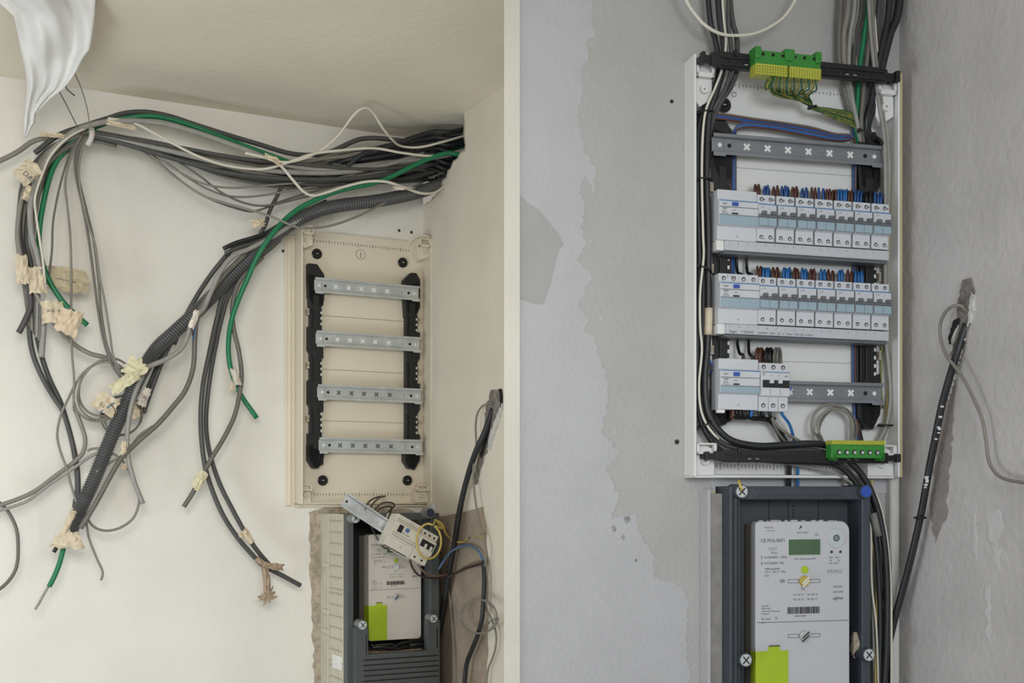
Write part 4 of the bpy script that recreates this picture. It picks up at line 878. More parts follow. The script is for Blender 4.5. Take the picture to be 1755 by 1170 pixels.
# lower cover with raised ears and slots
zc1 = FL.P(674, 1118, d+.02).z; d2 = d+.022
ear = [FL.P(607, 1075, d2).z, FL.P(745, 1062, d2).z]
ax, bx = px_x(FL, 608, d2), px_x(FL, 631, d2); cx_, dx_ = px_x(FL, 733, d2), px_x(FL, 754, d2)
MB().prism([(ax, lz0), (dx_, lz0), (dx_, ear[1]), (cx_, ear[1]), (cx_, zc1), (bx, zc1), (bx, ear[0]), (ax, ear[0])], -d2, -d+.001).build('lower_cover', M_frmL, rl, bevel=.001)
m = MB().box(bx-.006, bx-.004, -d2-.0006, -d2, zc1-.002, ear[0]-.02).box(dx_-.009, dx_-.006, -d2-.0006, -d2, zc1+.005, ear[1]-.02)
for q in range(5):
    zq = zc1-.014-q*.013; m.box(bx-.012, dx_-.004, -d2-.0006, -d2, zq-.0016, zq+.0016)
m.build('slot', M_dark, rl)
MB().box(bx, cx_, -d, -.061, zc1-.006, zc1-.001).build('dust_ledge', mat('sandy_dust',(200,176,144),.95,var=.3,scale=80,bump=1), rl, label='ledge covered in sandy dust')
for (x, y, mm, cr_, rr_) in ((610,888,M_scr,True,.010),(738,879,mat('dark_blue_cap',(44,54,76),.4),False,.011),(622,1071,M_scr,True,.010),(744,1060,M_scr,True,.009)):
    c = FL.P(x, y, d2+.006); screw_head(rl, c.x, c.z, -d2-.004, rr_, mm, cr_, tower=.03, mt=mat('post_grey',(132,132,128),.6))
meter(FL, (632, 722, 915, 1096), .165, .07, M_metL, 'smaller warm grey electricity meter partly hidden by the loose breaker, lime corner sticker', mat('meter_side_warm',(150,142,128),.6), fine=False)
for i, pts in enumerate(([(634,1110,.17),(655,1108,.18),(680,1112,.18),(700,1106,.17)],[(634,1104,.16),(660,1114,.17),(690,1102,.17),(728,1098,.16)],[(640,1106,.15),(670,1104,.16),(700,1110,.165),(730,1104,.165)])):
    cable(FL, 'meter_wire', 'black wire under the smaller meter, %s' % ('nearest the front','middle of three','rearmost')[i], pts, .0045, M_wbk, cat='wire')
trunk(FSL, 734, 742, 862, 1200, .01, 'narrow white trunking in the corner right of the charcoal meter box', .012)

# ------------------------------------------------------------------ loose rail with breaker, hanging in front of the left meter
ANG = math.radians(28)
c0 = FL.P(650, 880, .262)
rt = Root(FL, FL.P(632, 884, .255), 'loose_din_rail', 'short shiny steel rail hanging at a slant above the smaller meter', 'metal rail', roll=math.radians(32))
s = rt.a; L = .150
for nm in (0,):
    x0, x1 = s.x-L/2, s.x+L/2; zc_ = s.z; h = .0185; yb = s.y; yl = yb-.0075
    o = MB(); o.box(x0, x1, yl, yl+.001, zc_+h-.005, zc_+h); o.box(x0, x1, yl, yl+.001, zc_-h, zc_-h+.005); o.box(x0, x1, yl, yb, zc_+h-.006, zc_+h-.005); o.box(x0, x1, yl, yb, zc_-h+.005, zc_-h+.006); o.box(x0, x1, yb, yb+.001, zc_-h+.005, zc_+h-.005)
    o.build('rail', M_zinc2, rt, bevel=.0003)
    MB().disc(x0+.008, zc_, .003, yb-.0006, yb, 10).build('fixing_hole', M_dark, rt); MB().box(x0, x1, yl-.0005, yl, zc_+h-.0065, zc_+h-.0052).build('lip_groove', M_hole2, rt)
cc = FL.P(694, 920, .30)
w1, H = .074, .082
rt = Root(FL, (cc.x, cc.y, cc.z), 'loose_breaker', 'cream residual current breaker tilted on the loose rail, in front of the smaller meter', 'circuit breaker', roll=ANG)
bx_, bz_ = cc.x-w1*.62, cc.z-H/2; M_lb = mat('cream_device', (208,202,188), .5); yF = cc.y-.012; yM = yF-.009; yB = cc.y+.035
MB().xprism([(yB, bz_), (yB, bz_+H), (yF, bz_+H), (yF, bz_+H*.80), (yM, bz_+H*.77), (yM, bz_+H*.30), (yF, bz_+H*.27), (yF, bz_)][::-1], bx_, bx_+w1).build('body', M_lb, rt, bevel=.001)
MB().box(bx_+.012, bx_+.024, yM-.001, yM, bz_+H*.50, bz_+H*.72).build('lever_window', M_blk, rt)
MB().box(bx_+.015, bx_+.020, yM-.005, yM-.001, bz_+H*.50, bz_+H*.60).build('lever', M_blk, rt, bevel=.0005)
MB().disc(bx_+.036, bz_+H*.66, .0055, yM-.002, yM, 16).build('test_button', mat('faded_blue',(70,110,160),.5), rt, bevel=.0005)
MB().box(bx_+.002, bx_+w1-.002, yM-.0008, yM, bz_+H*.34, bz_+H*.36).box(bx_+.002, bx_+w1-.002, yM-.0008, yM, bz_+H*.42, bz_+H*.43).box(bx_, bx_+w1, yF-.0008, yF, bz_+H*.86, bz_+H*.87).build('face_groove', M_line, rt)
MB().text('40A 30mA', bx_+.026, yM-.0006, bz_+H*.50, .005).text('T', bx_+.04, yF-.0006, bz_+H*.9, .005).text('N', bx_+.04, yF-.0006, bz_+H*.12, .005).text('= = =', bx_+.008, yM-.0006, bz_+H*.46, .004).build('printed_marks', M_ptxtd, rt)
m = MB()
for k in range(7): m.box(bx_+.006+k*.0095, bx_+.0115+k*.0095, yF+.004, yF+.02, bz_-.0006, bz_+.001)
m.build('terminal_port', M_dark, rt)
w2 = .046; sx = bx_+w1+.0008
rt2 = Root(FL, (cc.x, cc.y, cc.z), 'loose_breaker', 'small cream breaker with two black levers beside the tilted one, ringed by a yellow wire', 'circuit breaker', roll=ANG)
MB().xprism([(yB, bz_), (yB, bz_+H*.98), (yF, bz_+H*.98), (yF, bz_+H*.78), (yM, bz_+H*.75), (yM, bz_+H*.32), (yF, bz_+H*.29), (yF, bz_)][::-1], sx, sx+w2).build('body', M_lb, rt2, bevel=.001)
MB().box(sx+.006, sx+w2-.003, yM-.001, yM, bz_+H*.46, bz_+H*.68).build('lever_block', M_blk, rt2, bevel=.0004)
for q in (.38, .72): MB().box(sx+w2*q, sx+w2*(q+.13), yM-.005, yM-.001, bz_+H*.44, bz_+H*.58).build('lever', M_lb, rt2, bevel=.0004)
m = MB()
for q in (.2, .5, .8): m.disc(sx+w2*q, bz_+H*.87, .0028, yF-.0006, yF, 10)
for q in (.25, .7): m.disc(sx+w2*q, bz_+H*.10, .0028, yF-.0006, yF, 10)
m.build('terminal_screw_hole', M_dark, rt2)
# wires of the loose breaker
def sdep(px, py, off=.012): return -(FL.I @ FSL.W(px, py, off)).y
def fl(name, lb, pts, r, m, cat='wire'):
    pts = [p if p[0] < 785 or len(p) < 3 else (p[0], p[1], max(p[2], sdep(p[0], p[1]))) for p in pts]
    cable(FL, name, lb, pts, r, m, cat=cat, step=.004)
yg = []
for k in range(15): t = math.radians(70+k*25); yg.append((735+21*math.cos(t), 927-30*math.sin(t), .345-.001*k))
fl('earth_wire', 'yellow earth wire ringed round the small tilted breaker', [(748,893,.25),(758,905,.30)]+yg[::-1]+[(745,892,.26)], .0026, M_yg)
fl('earth_wire', 'yellow-green wire reaching right from the loose breakers', [(745,890,.26),(758,898,.27),(763,912,.27),(775,925,.25),(790,929,.23),(801,923,.2)], .0024, M_yg)
fl('blue_wire', 'blue wire bowing right from the loose breakers to the side wall', [(752,975,.25),(760,962,.26),(772,946,.25),(790,936,.22),(806,935,.17),(820,944,.10),(828,960,.06)] , .0028, mat('wire_slate_blue',(84,116,156),.5))
fl('brown_wire', 'grey-brown wire sagging from the loose breakers to the side wall', [(715,962,.29),(722,975,.28),(735,984,.27),(755,986,.25),(780,981,.2),(805,968,.13),(828,962,.06)], .0028, mat('wire_taupe',(120,100,86),.5))
fl('black_wire', 'black wire sagging lowest from the loose breakers', [(702,955,.29),(706,970,.285),(716,984,.28),(735,990,.27),(765,989,.23),(795,975,.16),(822,967,.08),(830,965,.05)], .0026, mat('wire_umber',(58,44,38),.5))
fl('black_wire', 'thin dark wire behind the left end of the loose breaker', [(634,895,.24),(640,910,.26),(650,928,.27),(658,938,.28),(668,940,.28)], .002, M_cbk)
for i, pts in enumerate(([(656,850,.04),(645,852,.12),(634,858,.2),(627,868,.25),(624,880,.25)],[(660,850,.04),(650,853,.12),(640,862,.2),(632,875,.25)],[(664,878,.2),(676,866,.24),(670,861,.24),(655,862,.25),(645,870,.25),(638,880,.25)],[(664,890,.2),(671,870,.22),(662,868,.24),(650,872,.25),(643,882,.25)])):
    fl('dark_wire', 'dark brown wire looping over the loose rail, %s' % ('outermost arc','second arc','upper of the flat pair','lower of the flat pair')[i], pts, .0024, mat('wire_dark_taupe',(74,62,54),.5))
MB0 = Root(FL, FL.P(664, 905, .2), 'wire_sleeve', 'short pale sleeve standing behind the loose rail', 'sleeve', empty=False)
MB().tube([FL.P(660,912,.2), FL.P(662,895,.2), FL.P(666,880,.2), FL.P(672,868,.2)], .0036, 8).build('wire_sleeve', M_tape, MB0, smooth=True)

# ------------------------------------------------------------------ hoses and cables on the side walls
cable(FSL,'black_hose','thick black hose from the wall chase down behind the charcoal meter box',[(845,700,.0),(838,722,.006),(829,745,.014),(818,768,.020),(808,795,.022),(800,822,.022),(793,850,.022),(787,880,.022),(779,930,.022),(770,980,.022),(763,1020,.02),(756,1060,.02),(748,1110,.02),(742,1200,.02)],.0078,M_cbk,cat='hose')
cable(FSL,'black_hose','black cable curving down the side wall from the wire joint',[(828,962,.02),(830,990,.022),(829,1020,.024),(826,1060,.026),(818,1090,.026),(808,1115,.026),(799,1142,.026),(794,1200,.026)],.0058,M_cbk,cat='hose')
cable(FSL,'grey_cable','thin grey cable hooking out of the chase and down the side wall',[(846,690,.0),(838,691,.012),(825,697,.018),(817,712,.02),(815,735,.02),(816,765,.02),(812,790,.02),(811,820,.02),(815,860,.02),(822,895,.02),(830,925,.02),(833,950,.02),(829,985,.018),(828,1015,.014),(832,1040,.014),(842,1060,.014),(850,1085,.014),(849,1110,.014),(843,1130,.014),(836,1150,.014),(830,1200,.014)],.0024,M_cg1)
pts = []
for k in range(20): t = math.radians(30+k*36); pts.append((818+31*math.cos(t)+k*.25, 1056-29*math.sin(t), .030+.0006*k))
cable(FSL,'coiled_cable','coil of thin grey cable hanging against the side wall',pts+[(830,1070,.03),(838,1068,.03)],.0022,M_cg1)
cable(FSL,'grey_cable','thin pale cable down the brown mortar beside the coil',[(768,1000,.01),(772,1040,.01),(776,1090,.01),(778,1140,.01),(779,1200,.01)],.0016,mat('taupe_cable',(150,134,118),.6))
cable(FSL,'yellow_wire','short yellow wire joining the grey cable on the side wall',[(815,920,.014),(822,918,.018),(829,922,.02),(832,940,.02),(832,955,.02)],.002,M_yg,cat='wire')
cable(FSR,'black_hose','thick black hose from the plaster chase down the right side wall',[(1656,555,.0),(1648,580,.006),(1640,605,.012),(1625,655,.018),(1613,700,.02),(1602,755,.02),(1593,800,.02),(1586,840,.02),(1577,888,.02),(1564,945,.022),(1550,1000,.024),(1536,1050,.03),(1524,1100,.036),(1514,1150,.04),(1508,1200,.04)],.0062,M_cbk,cat='hose')
rt = Root(FSR, FSR.P(1577,887,.02), 'cable_tie', 'black tie knotted round the hose on the right side wall', 'cable tie')
c = FSR.P(1577,887,.02)
MB().tube([(c.x+.009*math.cos(t), c.y+.009*math.sin(t), c.z) for t in [q*2*math.pi/14 for q in range(15)]], .002, 6, False).build('strap', M_blk, rt, smooth=True)
MB().box(c.x+.006, c.x+.014, c.y-.012, c.y-.004, c.z-.003, c.z+.003).build('lock_head', M_blk, rt, bevel=.001)
m = MB(); rr = random.Random(4)
rt = Root(FSR, FSR.P(1583,825,.03), 'plaster_splash', 'white plaster splashes dried on the black hose', 'plaster', kind='stuff', empty=False)
for k in range(16):
    t = rr.random(); y = 690+t*150 if k > 7 else 815+rr.random()*25; xx = 1616-(y-690)*.235; c = FSR.P(xx+rr.uniform(-1,4), y, .0275); m.disc(c.x, c.z, rr.uniform(.0008,.0022), c.y-.0012, c.y+.003, 7)
m.build('plaster_splash', M_wht, rt)
cable(FSR,'grey_cable','thin grey cable looping from the chase across the right side wall',[(1656,535,.0),(1648,524,.01),(1634,524,.02),(1620,535,.024),(1611,558,.024),(1613,585,.024),(1624,612,.024),(1640,632,.022),(1655,655,.02),(1672,690,.018),(1684,720,.016),(1690,755,.016),(1695,790,.016),(1708,812,.016),(1727,822,.016),(1762,828,.016),(1800,836,.016),(1880,846,.016),(1990,850,.012)],.0027,M_cg1)

# ------------------------------------------------------------------ left: the cable bundle
G = 'grey cables of the big bundle'
def lc(lb, pts, r, m, d=.06, name='cable', group=None, cat='cable'):
    return cable(FL, name, lb, pts, r, m, group, cat, d=d)
E = (812, 835)   # run on into the cavity, behind the side wall
def tail(y, d=.14): return [(770, y+6, d*.9), (800, y-4, d), (835, y-14, d)]
lc('dark cable highest in the arch over the bundle', [(60,262,.1),(100,232,.1),(150,214,.1),(185,203,.1),(215,194,.1),(250,192,.1),(290,199,.1),(330,212,.1),(380,228,.1),(440,246,.1),(505,264,.1),(560,262,.1),(620,238,.1),(680,240,.12),(735,248,.14)]+tail(228,.18), .0062, M_cdk, name='arched_cable')
lc('green cable arching over the bundle and hanging at far left', [(840,246,.16),(780,256,.14),(700,285,.1),(620,298,.1),(560,297,.1),(520,287,.1),(490,276,.11),(455,263,.11),(420,250,.11),(370,231,.12),(330,216,.12),(290,204,.12),(250,199,.12),(200,206,.11),(160,219,.1),(130,238,.1),(105,264,.1),(87,298,.1),(74,350,.1),(67,400,.1),(70,440,.1),(84,480,.1),(104,512,.1),(128,538,.1),(150,557,.1)], .0062, M_cgr, name='green_cable')
lc('green cable crossing the fuse board corner and hanging beside it', [(840,250,.2),(790,264,.19),(770,262,.18),(745,268,.17),(710,283,.16),(670,303,.15),(640,314,.14),(600,322,.14),(570,330,.14),(540,343,.14),(510,359,.14),(485,380,.14),(462,407,.14),(441,440,.13),(424,478,.12),(408,515,.11),(397,548,.1),(392,580,.09),(392,610,.08),(397,637,.075),(412,675,.07),(440,716,.07)], .0062, M_cgr, name='green_cable')
lc('thick pale grey cable in the arch ending in the upper left', [(840,240,.18),(780,262,.16),(700,276,.12),(600,288,.12),(540,290,.12),(480,280,.12),(440,264,.13),(400,249,.13),(340,228,.13),(280,212,.13),(220,207,.13),(170,211,.12),(130,224,.12),(100,248,.12),(76,280,.12),(60,315,.12),(52,355,.12),(54,400,.12),(64,440,.12),(73,490,.12),(75,550,.11),(71,612,.11)], .0068, M_cg3, name='arched_cable')
lc('grey cable running off the left edge near the hook', [(840,225,.16),(720,250,.11),(640,254,.1),(580,262,.1),(520,280,.1),(450,286,.1),(380,272,.1),(300,252,.1),(230,238,.1),(160,233,.1),(110,232,.1),(80,236,.1),(55,243,.1),(27,262,.1),(-20,285,.1)], .0058, M_cg1)
lc('thick dark cable hanging lowest on the left, ending cut', [(840,262,.14),(720,300,.09),(620,312,.09),(520,312,.09),(440,302,.09),(380,290,.09),(330,274,.09),(270,257,.09),(210,245,.09),(150,235,.09),(100,247,.1),(65,275,.1),(42,312,.1),(35,350,.1),(33,400,.1),(41,450,.1),(50,495,.1),(52,525,.1),(40,555,.1),(32,570,.1)], .0066, M_cdk, name='hanging_cable')
lc('long dark cable down the left edge to beside the conduit', [(160,232,.09),(105,256,.09),(72,298,.09),(52,350,.09),(48,400,.08),(50,450,.08),(52,500,.08),(50,560,.08),(56,605,.08),(72,645,.08),(92,680,.07),(108,705,.07),(122,750,.06),(132,800,.06),(134,845,.06),(132,880,.06)], .006, M_cdk, name='hanging_cable')
lc('second long dark cable down the left edge, slightly right', [(160,236,.085),(112,260,.085),(80,300,.085),(60,352,.08),(56,400,.075),(56,450,.07),(58,500,.07),(62,560,.07),(70,605,.07),(85,650,.07),(104,690,.065),(118,735,.06),(128,780,.06),(133,830,.06),(128,870,.06)], .006, M_cdk, name='hanging_cable')
lc('grey cable on the far left running through the tape tags', [(150,226,.1),(95,250,.11),(62,290,.11),(38,340,.11),(30,400,.11),(36,440,.11),(50,475,.11),(68,515,.11),(90,550,.11),(108,572,.11),(130,592,.1),(155,606,.1),(182,613,.1),(192,622,.1)], .0056, M_cg1, name='hanging_cable')
lc('white cable hanging among the dark ones at upper left', [(150,218,.12),(118,235,.13),(88,265,.13),(70,305,.13),(60,340,.13),(62,370,.13),(68,410,.13),(74,450,.13),(78,500,.12),(78,530,.12)], .0028, M_cwh, name='white_cable')
for i, (dx, m, r) in enumerate(((0,M_cg2,.0055),(7,M_cg1,.005),(14,M_cdk,.005),(20,M_cg3,.0045),(26,M_cg2,.0045))):
    dd = .085+.006*i
    lc('%s from the left of five grey cables hanging at the top left' % ['first','second','third','fourth','fifth'][i], [(200,238+i*3,dd),(160,234+i*2,dd),(118,243+i*2,dd),(84,268+i*3,dd),(56+dx*.6,310,dd),(36+dx,360,dd),(31+dx,410,dd),(36+dx*1.2,450,dd),(44+dx,500,dd),(52+dx*.6,560+i*6,dd)], r, m, name='hanging_cable')
lc('white cable through the middle of the bundle', [(185,203,.13),(225,209,.13),(260,226,.13),(300,248,.13),(345,270,.13),(390,284,.13),(440,290,.13),(470,286,.14),(500,276,.15),(535,264,.15),(580,258,.15),(640,254,.15),(690,262,.16),(740,267,.17),(790,260,.18),(830,250,.18)], .0034, M_cwh, name='white_cable')
lc('white cable rising in a tall loop against the ceiling', [(462,272,.14),(490,278,.15),(525,270,.15),(555,254,.15),(580,232,.19),(600,205,.23),(615,189,.25),(628,185,.25),(640,194,.24),(655,218,.22),(670,237,.19),(687,250,.15),(720,252,.16),(770,240,.18),(830,222,.18)], .0032, M_cwh, name='white_cable')
lc('white cable dipping lowest below the bundle', [(420,262,.15),(460,272,.15),(482,285,.15),(500,306,.15),(520,328,.15),(536,335,.15),(556,331,.15),(590,320,.15),(630,311,.155),(665,312,.16),(700,324,.16),(722,331,.16),(745,330,.15),(765,318,.14),(810,300,.13)], .0036, M_cwh, name='white_cable')
lc('long thin grey cable sagging across the fuse board corner', [(160,226,.11),(205,234,.11),(245,254,.11),(282,288,.11),(312,312,.11),(350,336,.12),(400,352,.13),(440,363,.14),(472,374,.15),(505,388,.16),(525,391,.16),(565,387,.15),(612,371,.14),(660,347,.13),(700,326,.12),(740,304,.11),(800,280,.11)], .003, M_cg1, name='thin_cable')
for i, (pts) in enumerate(([(200,236),(250,262),(300,302),(335,328),(375,347),(425,362),(450,358),(490,342),(560,322)],[(220,244),(280,276),(320,303),(352,322),(392,336),(440,336),(500,326),(580,312)],[(230,240),(290,268),(340,300),(380,330),(420,348),(460,352),(520,338),(600,318)],[(240,250),(300,290),(350,315),(400,322),(450,318),(520,312),(600,300)])):
    lc('thin grey cable drooping under the left of the bundle, %s' % ('lowest','second lowest','third lowest','uppermost')[i], [(150,226+i,.1)]+[(x,y,.1+.006*i) for x,y in pts]+[(680,290-i*6,.1),(760,270-i*6,.12),(820,262-i*4,.13)], .0026, M_cg1 if i % 2 else M_cg2, name='thin_cable')
for i, (pts, lb, r, m) in enumerate(((([(140,228),(122,258),(110,292),(100,330),(91,380),(89,430),(84,470)]),'thin grey cable hanging from the hook to the big tape tag',.0024,M_cg2),
    ([(142,230),(124,262),(112,310),(115,350),(120,400),(122,460),(122,540),(123,600),(127,650),(126,700)],'thin grey cable hanging straight down from the hook',.0026,M_cg1),
    ([(146,232),(130,262),(130,300),(142,355),(152,410),(160,470),(168,530),(178,585),(192,625),(208,648)],'left strand of three thin cables hanging from the hook to the coil',.003,M_cg2),
    ([(148,232),(134,262),(134,300),(148,360),(160,410),(168,470),(174,540),(184,595),(198,625),(210,642)],'middle strand of three thin cables hanging from the hook to the coil',.003,M_cg2),
    ([(150,234),(138,264),(136,310),(150,380),(163,420),(170,470),(180,520),(188,570),(194,610),(206,632)],'right strand of three thin cables hanging from the hook to the coil',.0026,M_cg1))):
    lc(lb, [(x,y,.11+.004*i) for x,y in pts], r, m, name='thin_cable')
# main body of the bundle
base = [(150,228),(200,238),(260,252),(320,268),(380,284),(440,294),(500,298),(560,297),(620,292),(680,282),(730,272),(775,264),(835,252)]
lev = ['top','upper','middle','lower','bottom']
for i in range(38):
    t = (i+.5)/38*2-1; cr = R.uniform(-1, 1); m = R.choice((M_cg2, M_cg2, M_cg1, M_cg1, M_cdk, M_cdk, M_cbk, M_cg3)); r = R.uniform(.0036, .0066)
    sp = [4,6,10,14,18,21,27,32,33,33,33,35,30]; pts = []
    ph = R.random()*6; d0 = R.uniform(.04, .13)
    for k, (x, y) in enumerate(base):
        tt = t*math.cos(k*.22+cr*.8)+.25*math.sin(ph+k*.7)
        side_d = .04+.14*max(0, min(1, (x-700)/100)) if x > 700 else 0
        yy = y+tt*sp[k]; dd = d0
        if x > 740: dd = .06+.12*max(0, min(1, (300-yy)/90))
        pts.append((x, yy, dd))
    if i % 3 == 2: pts = pts[4:]
    col = {id(M_cg2): 'mid-grey', id(M_cg1): 'grey', id(M_cdk): 'dark grey', id(M_cbk): 'black', id(M_cg3): 'pale grey'}[id(m)]
    lv = lev[min(4, int((t+1)*2.5))]
    lc('%s cable in the %s layer of the big bundle entering the wall hole' % (col, lv), pts, r, m, name='bundled_cable', group='%s cables, %s layer of the big bundle' % (col, lv))
for i in range(10):     # short dark cables seen at the hole
    y = 222+i*11; x0 = 640+R.uniform(-20,60); dd = .08+.1*(1-i/10)
    lc('black cable filling the ragged wall hole', [(300,262+R.uniform(-4,6),.05),(420,290+R.uniform(-8,8),.05),(520,299+R.uniform(-14,14),.05),(x0-60,294+R.uniform(-22,20),dd*.6),(x0,y*.5+140+R.uniform(-4,4),dd*.8),(735,y*.8+50,dd*.9),(775,y+4,dd),(840,y-10,dd)], .0066, M_cbk, name='bundled_cable', group='black cables at the wall hole')
# conduit
cp = [(835,275,.1),(790,300,.1),(740,322,.11),(690,336,.12),(640,345,.12),(590,351,.12),(548,360,.12),(510,377,.12),(475,402,.11),(440,432,.1),(400,470,.1),(365,506,.1),(335,536,.1),(300,568,.1),(268,598,.1),(244,636,.1),(224,676,.1),(206,714,.1),(187,758,.1),(167,808,.1),(147,853,.1),(132,885,.1),(122,908,.1)]
S = spline([FL.P(*p) for p in cp], .0016)
rt = Root(FL, S[-1], 'corrugated_conduit', 'thick ribbed dark conduit slanting from the wall hole to the lower left', 'conduit', empty=False)
MB().tube(S, lambda i: .0160 + .0014*math.cos(i*2*math.pi/4) , 14).build('corrugated_conduit', mat('conduit_dark',(84,84,84),.45,var=.15,scale=20), rt)
for lb, pts, r, m in (
    ('dark cable leaving the conduit run on its upper side', [(560,345,.09),(505,370,.08),(462,396,.08),(430,412,.08),(402,425,.08),(382,445,.08),(355,480,.07),(330,520,.07),(312,555,.07),(298,590,.07)], .0058, M_cdk),
    ('black frayed cable stub pointing left above the conduit', [(520,370,.1),(470,395,.1),(432,408,.1),(405,416,.1),(383,426,.1)], .0055, M_cbk),
    ('second black stub above the conduit, just below the first', [(520,376,.1),(470,402,.11),(436,416,.11),(410,424,.11),(386,434,.11)], .005, M_cdk),
    ('thick grey cable parting from the conduit and hanging to its left', [(520,372,.13),(470,404,.13),(430,425,.13),(398,440,.13),(378,465,.13),(362,500,.13),(348,530,.13),(330,548,.13),(322,575,.13),(310,598,.13),(285,615,.13),(255,628,.13),(225,645,.13),(205,665,.12)], .0058, M_cg3),
    ('grey-blue cable hanging below the white sleeve to the conduit tip', [(420,436,.12),(385,470,.12),(355,510,.125),(338,545,.125),(334,580,.12),(331,630,.12),(318,668,.12),(298,695,.12),(270,727,.12),(238,755,.12),(208,785,.125),(188,818,.13),(168,855,.13),(152,882,.13),(138,905,.13)], .006, M_cg2),
    ('dark cable hanging in the centre and ending furthest right', [(470,410,.09),(420,460,.09),(385,500,.09),(372,545,.08),(360,600,.08),(348,660,.08),(344,720,.08),(349,785,.08),(361,832,.07),(382,882,.07),(408,922,.07),(432,950,.07),(450,968,.07),(482,985,.07),(515,1003,.07)], .006, M_cdk),
    ('dark cable hanging in the centre, inner of the pair', [(480,410,.08),(430,455,.08),(395,500,.08),(380,545,.07),(368,600,.07),(358,660,.07),(353,720,.065),(358,770,.06),(375,825,.06),(398,872,.06),(420,912,.06),(440,942,.06),(462,968,.06)], .0058, M_cdk),
    ('cable crossing in front of the central pair and ending cut at left', [(450,440,.1),(412,480,.1),(399,520,.09),(400,560,.09),(409,600,.085),(414,640,.085),(411,672,.085),(402,712,.09),(385,748,.09),(362,786,.09),(345,818,.09),(328,848,.09),(315,868,.09)], .0058, M_cg2),
    ('short dark cable behind the lower conduit', [(300,575,.07),(284,605,.07),(270,640,.07),(258,672,.07),(246,708,.07)], .0055, M_cdk),
    ('short black cable behind the lower conduit, slightly left', [(290,585,.065),(276,610,.065),(262,645,.065),(252,668,.065)], .0055, M_cbk),
    ('grey cable hanging right of the lower conduit and ending cut', [(262,600,.08),(246,640,.11),(232,672,.12),(222,710,.12),(218,750,.12),(220,785,.12),(230,825,.12),(245,863,.12)], .0056, M_cg3),
    ('thin grey cable joining the cut end right of the conduit', [(150,772,.1),(165,768,.1),(190,775,.1),(212,792,.1),(226,818,.1),(236,842,.1),(238,862,.1),(228,888,.1),(204,905,.1),(178,909,.1),(158,900,.1),(145,878,.1)], .003, M_cg1),
    ('grey cable sweeping in from the left edge, upper of two', [(-20,872,.09),(28,856,.09),(62,840,.09),(95,815,.09),(125,793,.09),(142,775,.09),(146,752,.09),(138,725,.09),(128,700,.09)], .005, M_cg1),
    ('grey cable sweeping in from the left edge, lower of two', [(-20,880,.1),(28,866,.1),(52,855,.1),(85,830,.1),(118,808,.1),(150,785,.1),(175,772,.1)], .0036, M_cg3),
    ('thin cable looping left around the long dark cables', [(128,660,.1),(116,685,.1),(104,712,.1),(98,745,.1),(104,775,.1),(114,802,.1),(122,832,.1),(132,862,.1),(146,885,.1),(152,920,.1),(165,955,.1),(176,980,.1),(173,994,.1)], .0028, M_cg1),
    ('short cable section at the left edge low down', [(-25,850,.08),(5,866,.08),(26,900,.08),(31,935,.08),(27,975,.08),(5,1005,.08),(-25,1020,.08)], .004, M_cg2),
    ('thin grey cable crossing right of the conduit', [(165,808,.115),(190,792,.1),(210,780,.1),(224,765,.1),(240,745,.1),(262,730,.1)], .003, M_cg1),
    ('dark cable dropping from the upper bundle to the conduit', [(500,300,.1),(484,318,.1),(474,338,.1),(462,362,.1),(455,385,.1),(446,400,.1)], .005, M_cdk)):
    lc(lb, pts, r, m, name='hanging_cable')
# coil of thin cables
pts = []
for k in range(40):
    t = math.radians(-20+k*30); q = 1-.05*math.sin(k*.9); pts.append((177+46*math.cos(t)*q+5*math.sin(k*.3), 668-50*math.sin(t)*q-8*math.cos(t)+4*math.cos(k*.31), .105+.012*math.sin(k*.5)))
lc('coil of thin grey cable hanging left of the conduit', pts, .0026, M_cg1, name='coiled_cable')
pts = []
for k in range(26):
    t = math.radians(150+k*30); pts.append((208+32*math.cos(t)+4*math.sin(k*.4), 712-34*math.sin(t)+3*math.cos(k*.5), .08+.01*math.sin(k*.6)))
lc('second coil of thin grey cable behind the lower conduit', pts, .0024, M_cg2, name='coiled_cable')
# green end, coming out of the conduit tip
lc('green cable end sticking out of the conduit tip', [(118,912,.1),(110,935,.1),(102,965,.1),(92,990,.1),(84,1005,.1)], .0058, M_cgr, name='green_cable')
lc('clear sleeve with bare wire below the green cable end', [(84,1003,.1),(74,1020,.1),(66,1035,.1),(60,1044,.1)], .003, M_cg3, name='clear_sleeve')
lc('dark cut cable stub left of the conduit tip', [(128,905,.11),(112,925,.11),(100,934,.11),(92,946,.11)], .0046, M_cbk, name='cable_stub')
# frayed blue/brown conductors
for lb, pts, m in (('thin blue conductor poking out beside the lower tape tag',[(196,690,.13),(186,697,.13),(172,705,.13)],M_blu2),('thin blue conductor at the white sleeve',[(334,560,.13),(333,572,.13),(330,585,.13)],M_blu2),('thin brown conductor at the white sleeve',[(334,553,.135),(329,562,.135),(330,575,.135)],M_brn),('thin orange-brown conductor in the lower tape tag',[(190,692,.14),(196,700,.14),(200,712,.14)],M_brn)):
    lc(lb, pts, .0012, m, name='conductor', cat='wire')

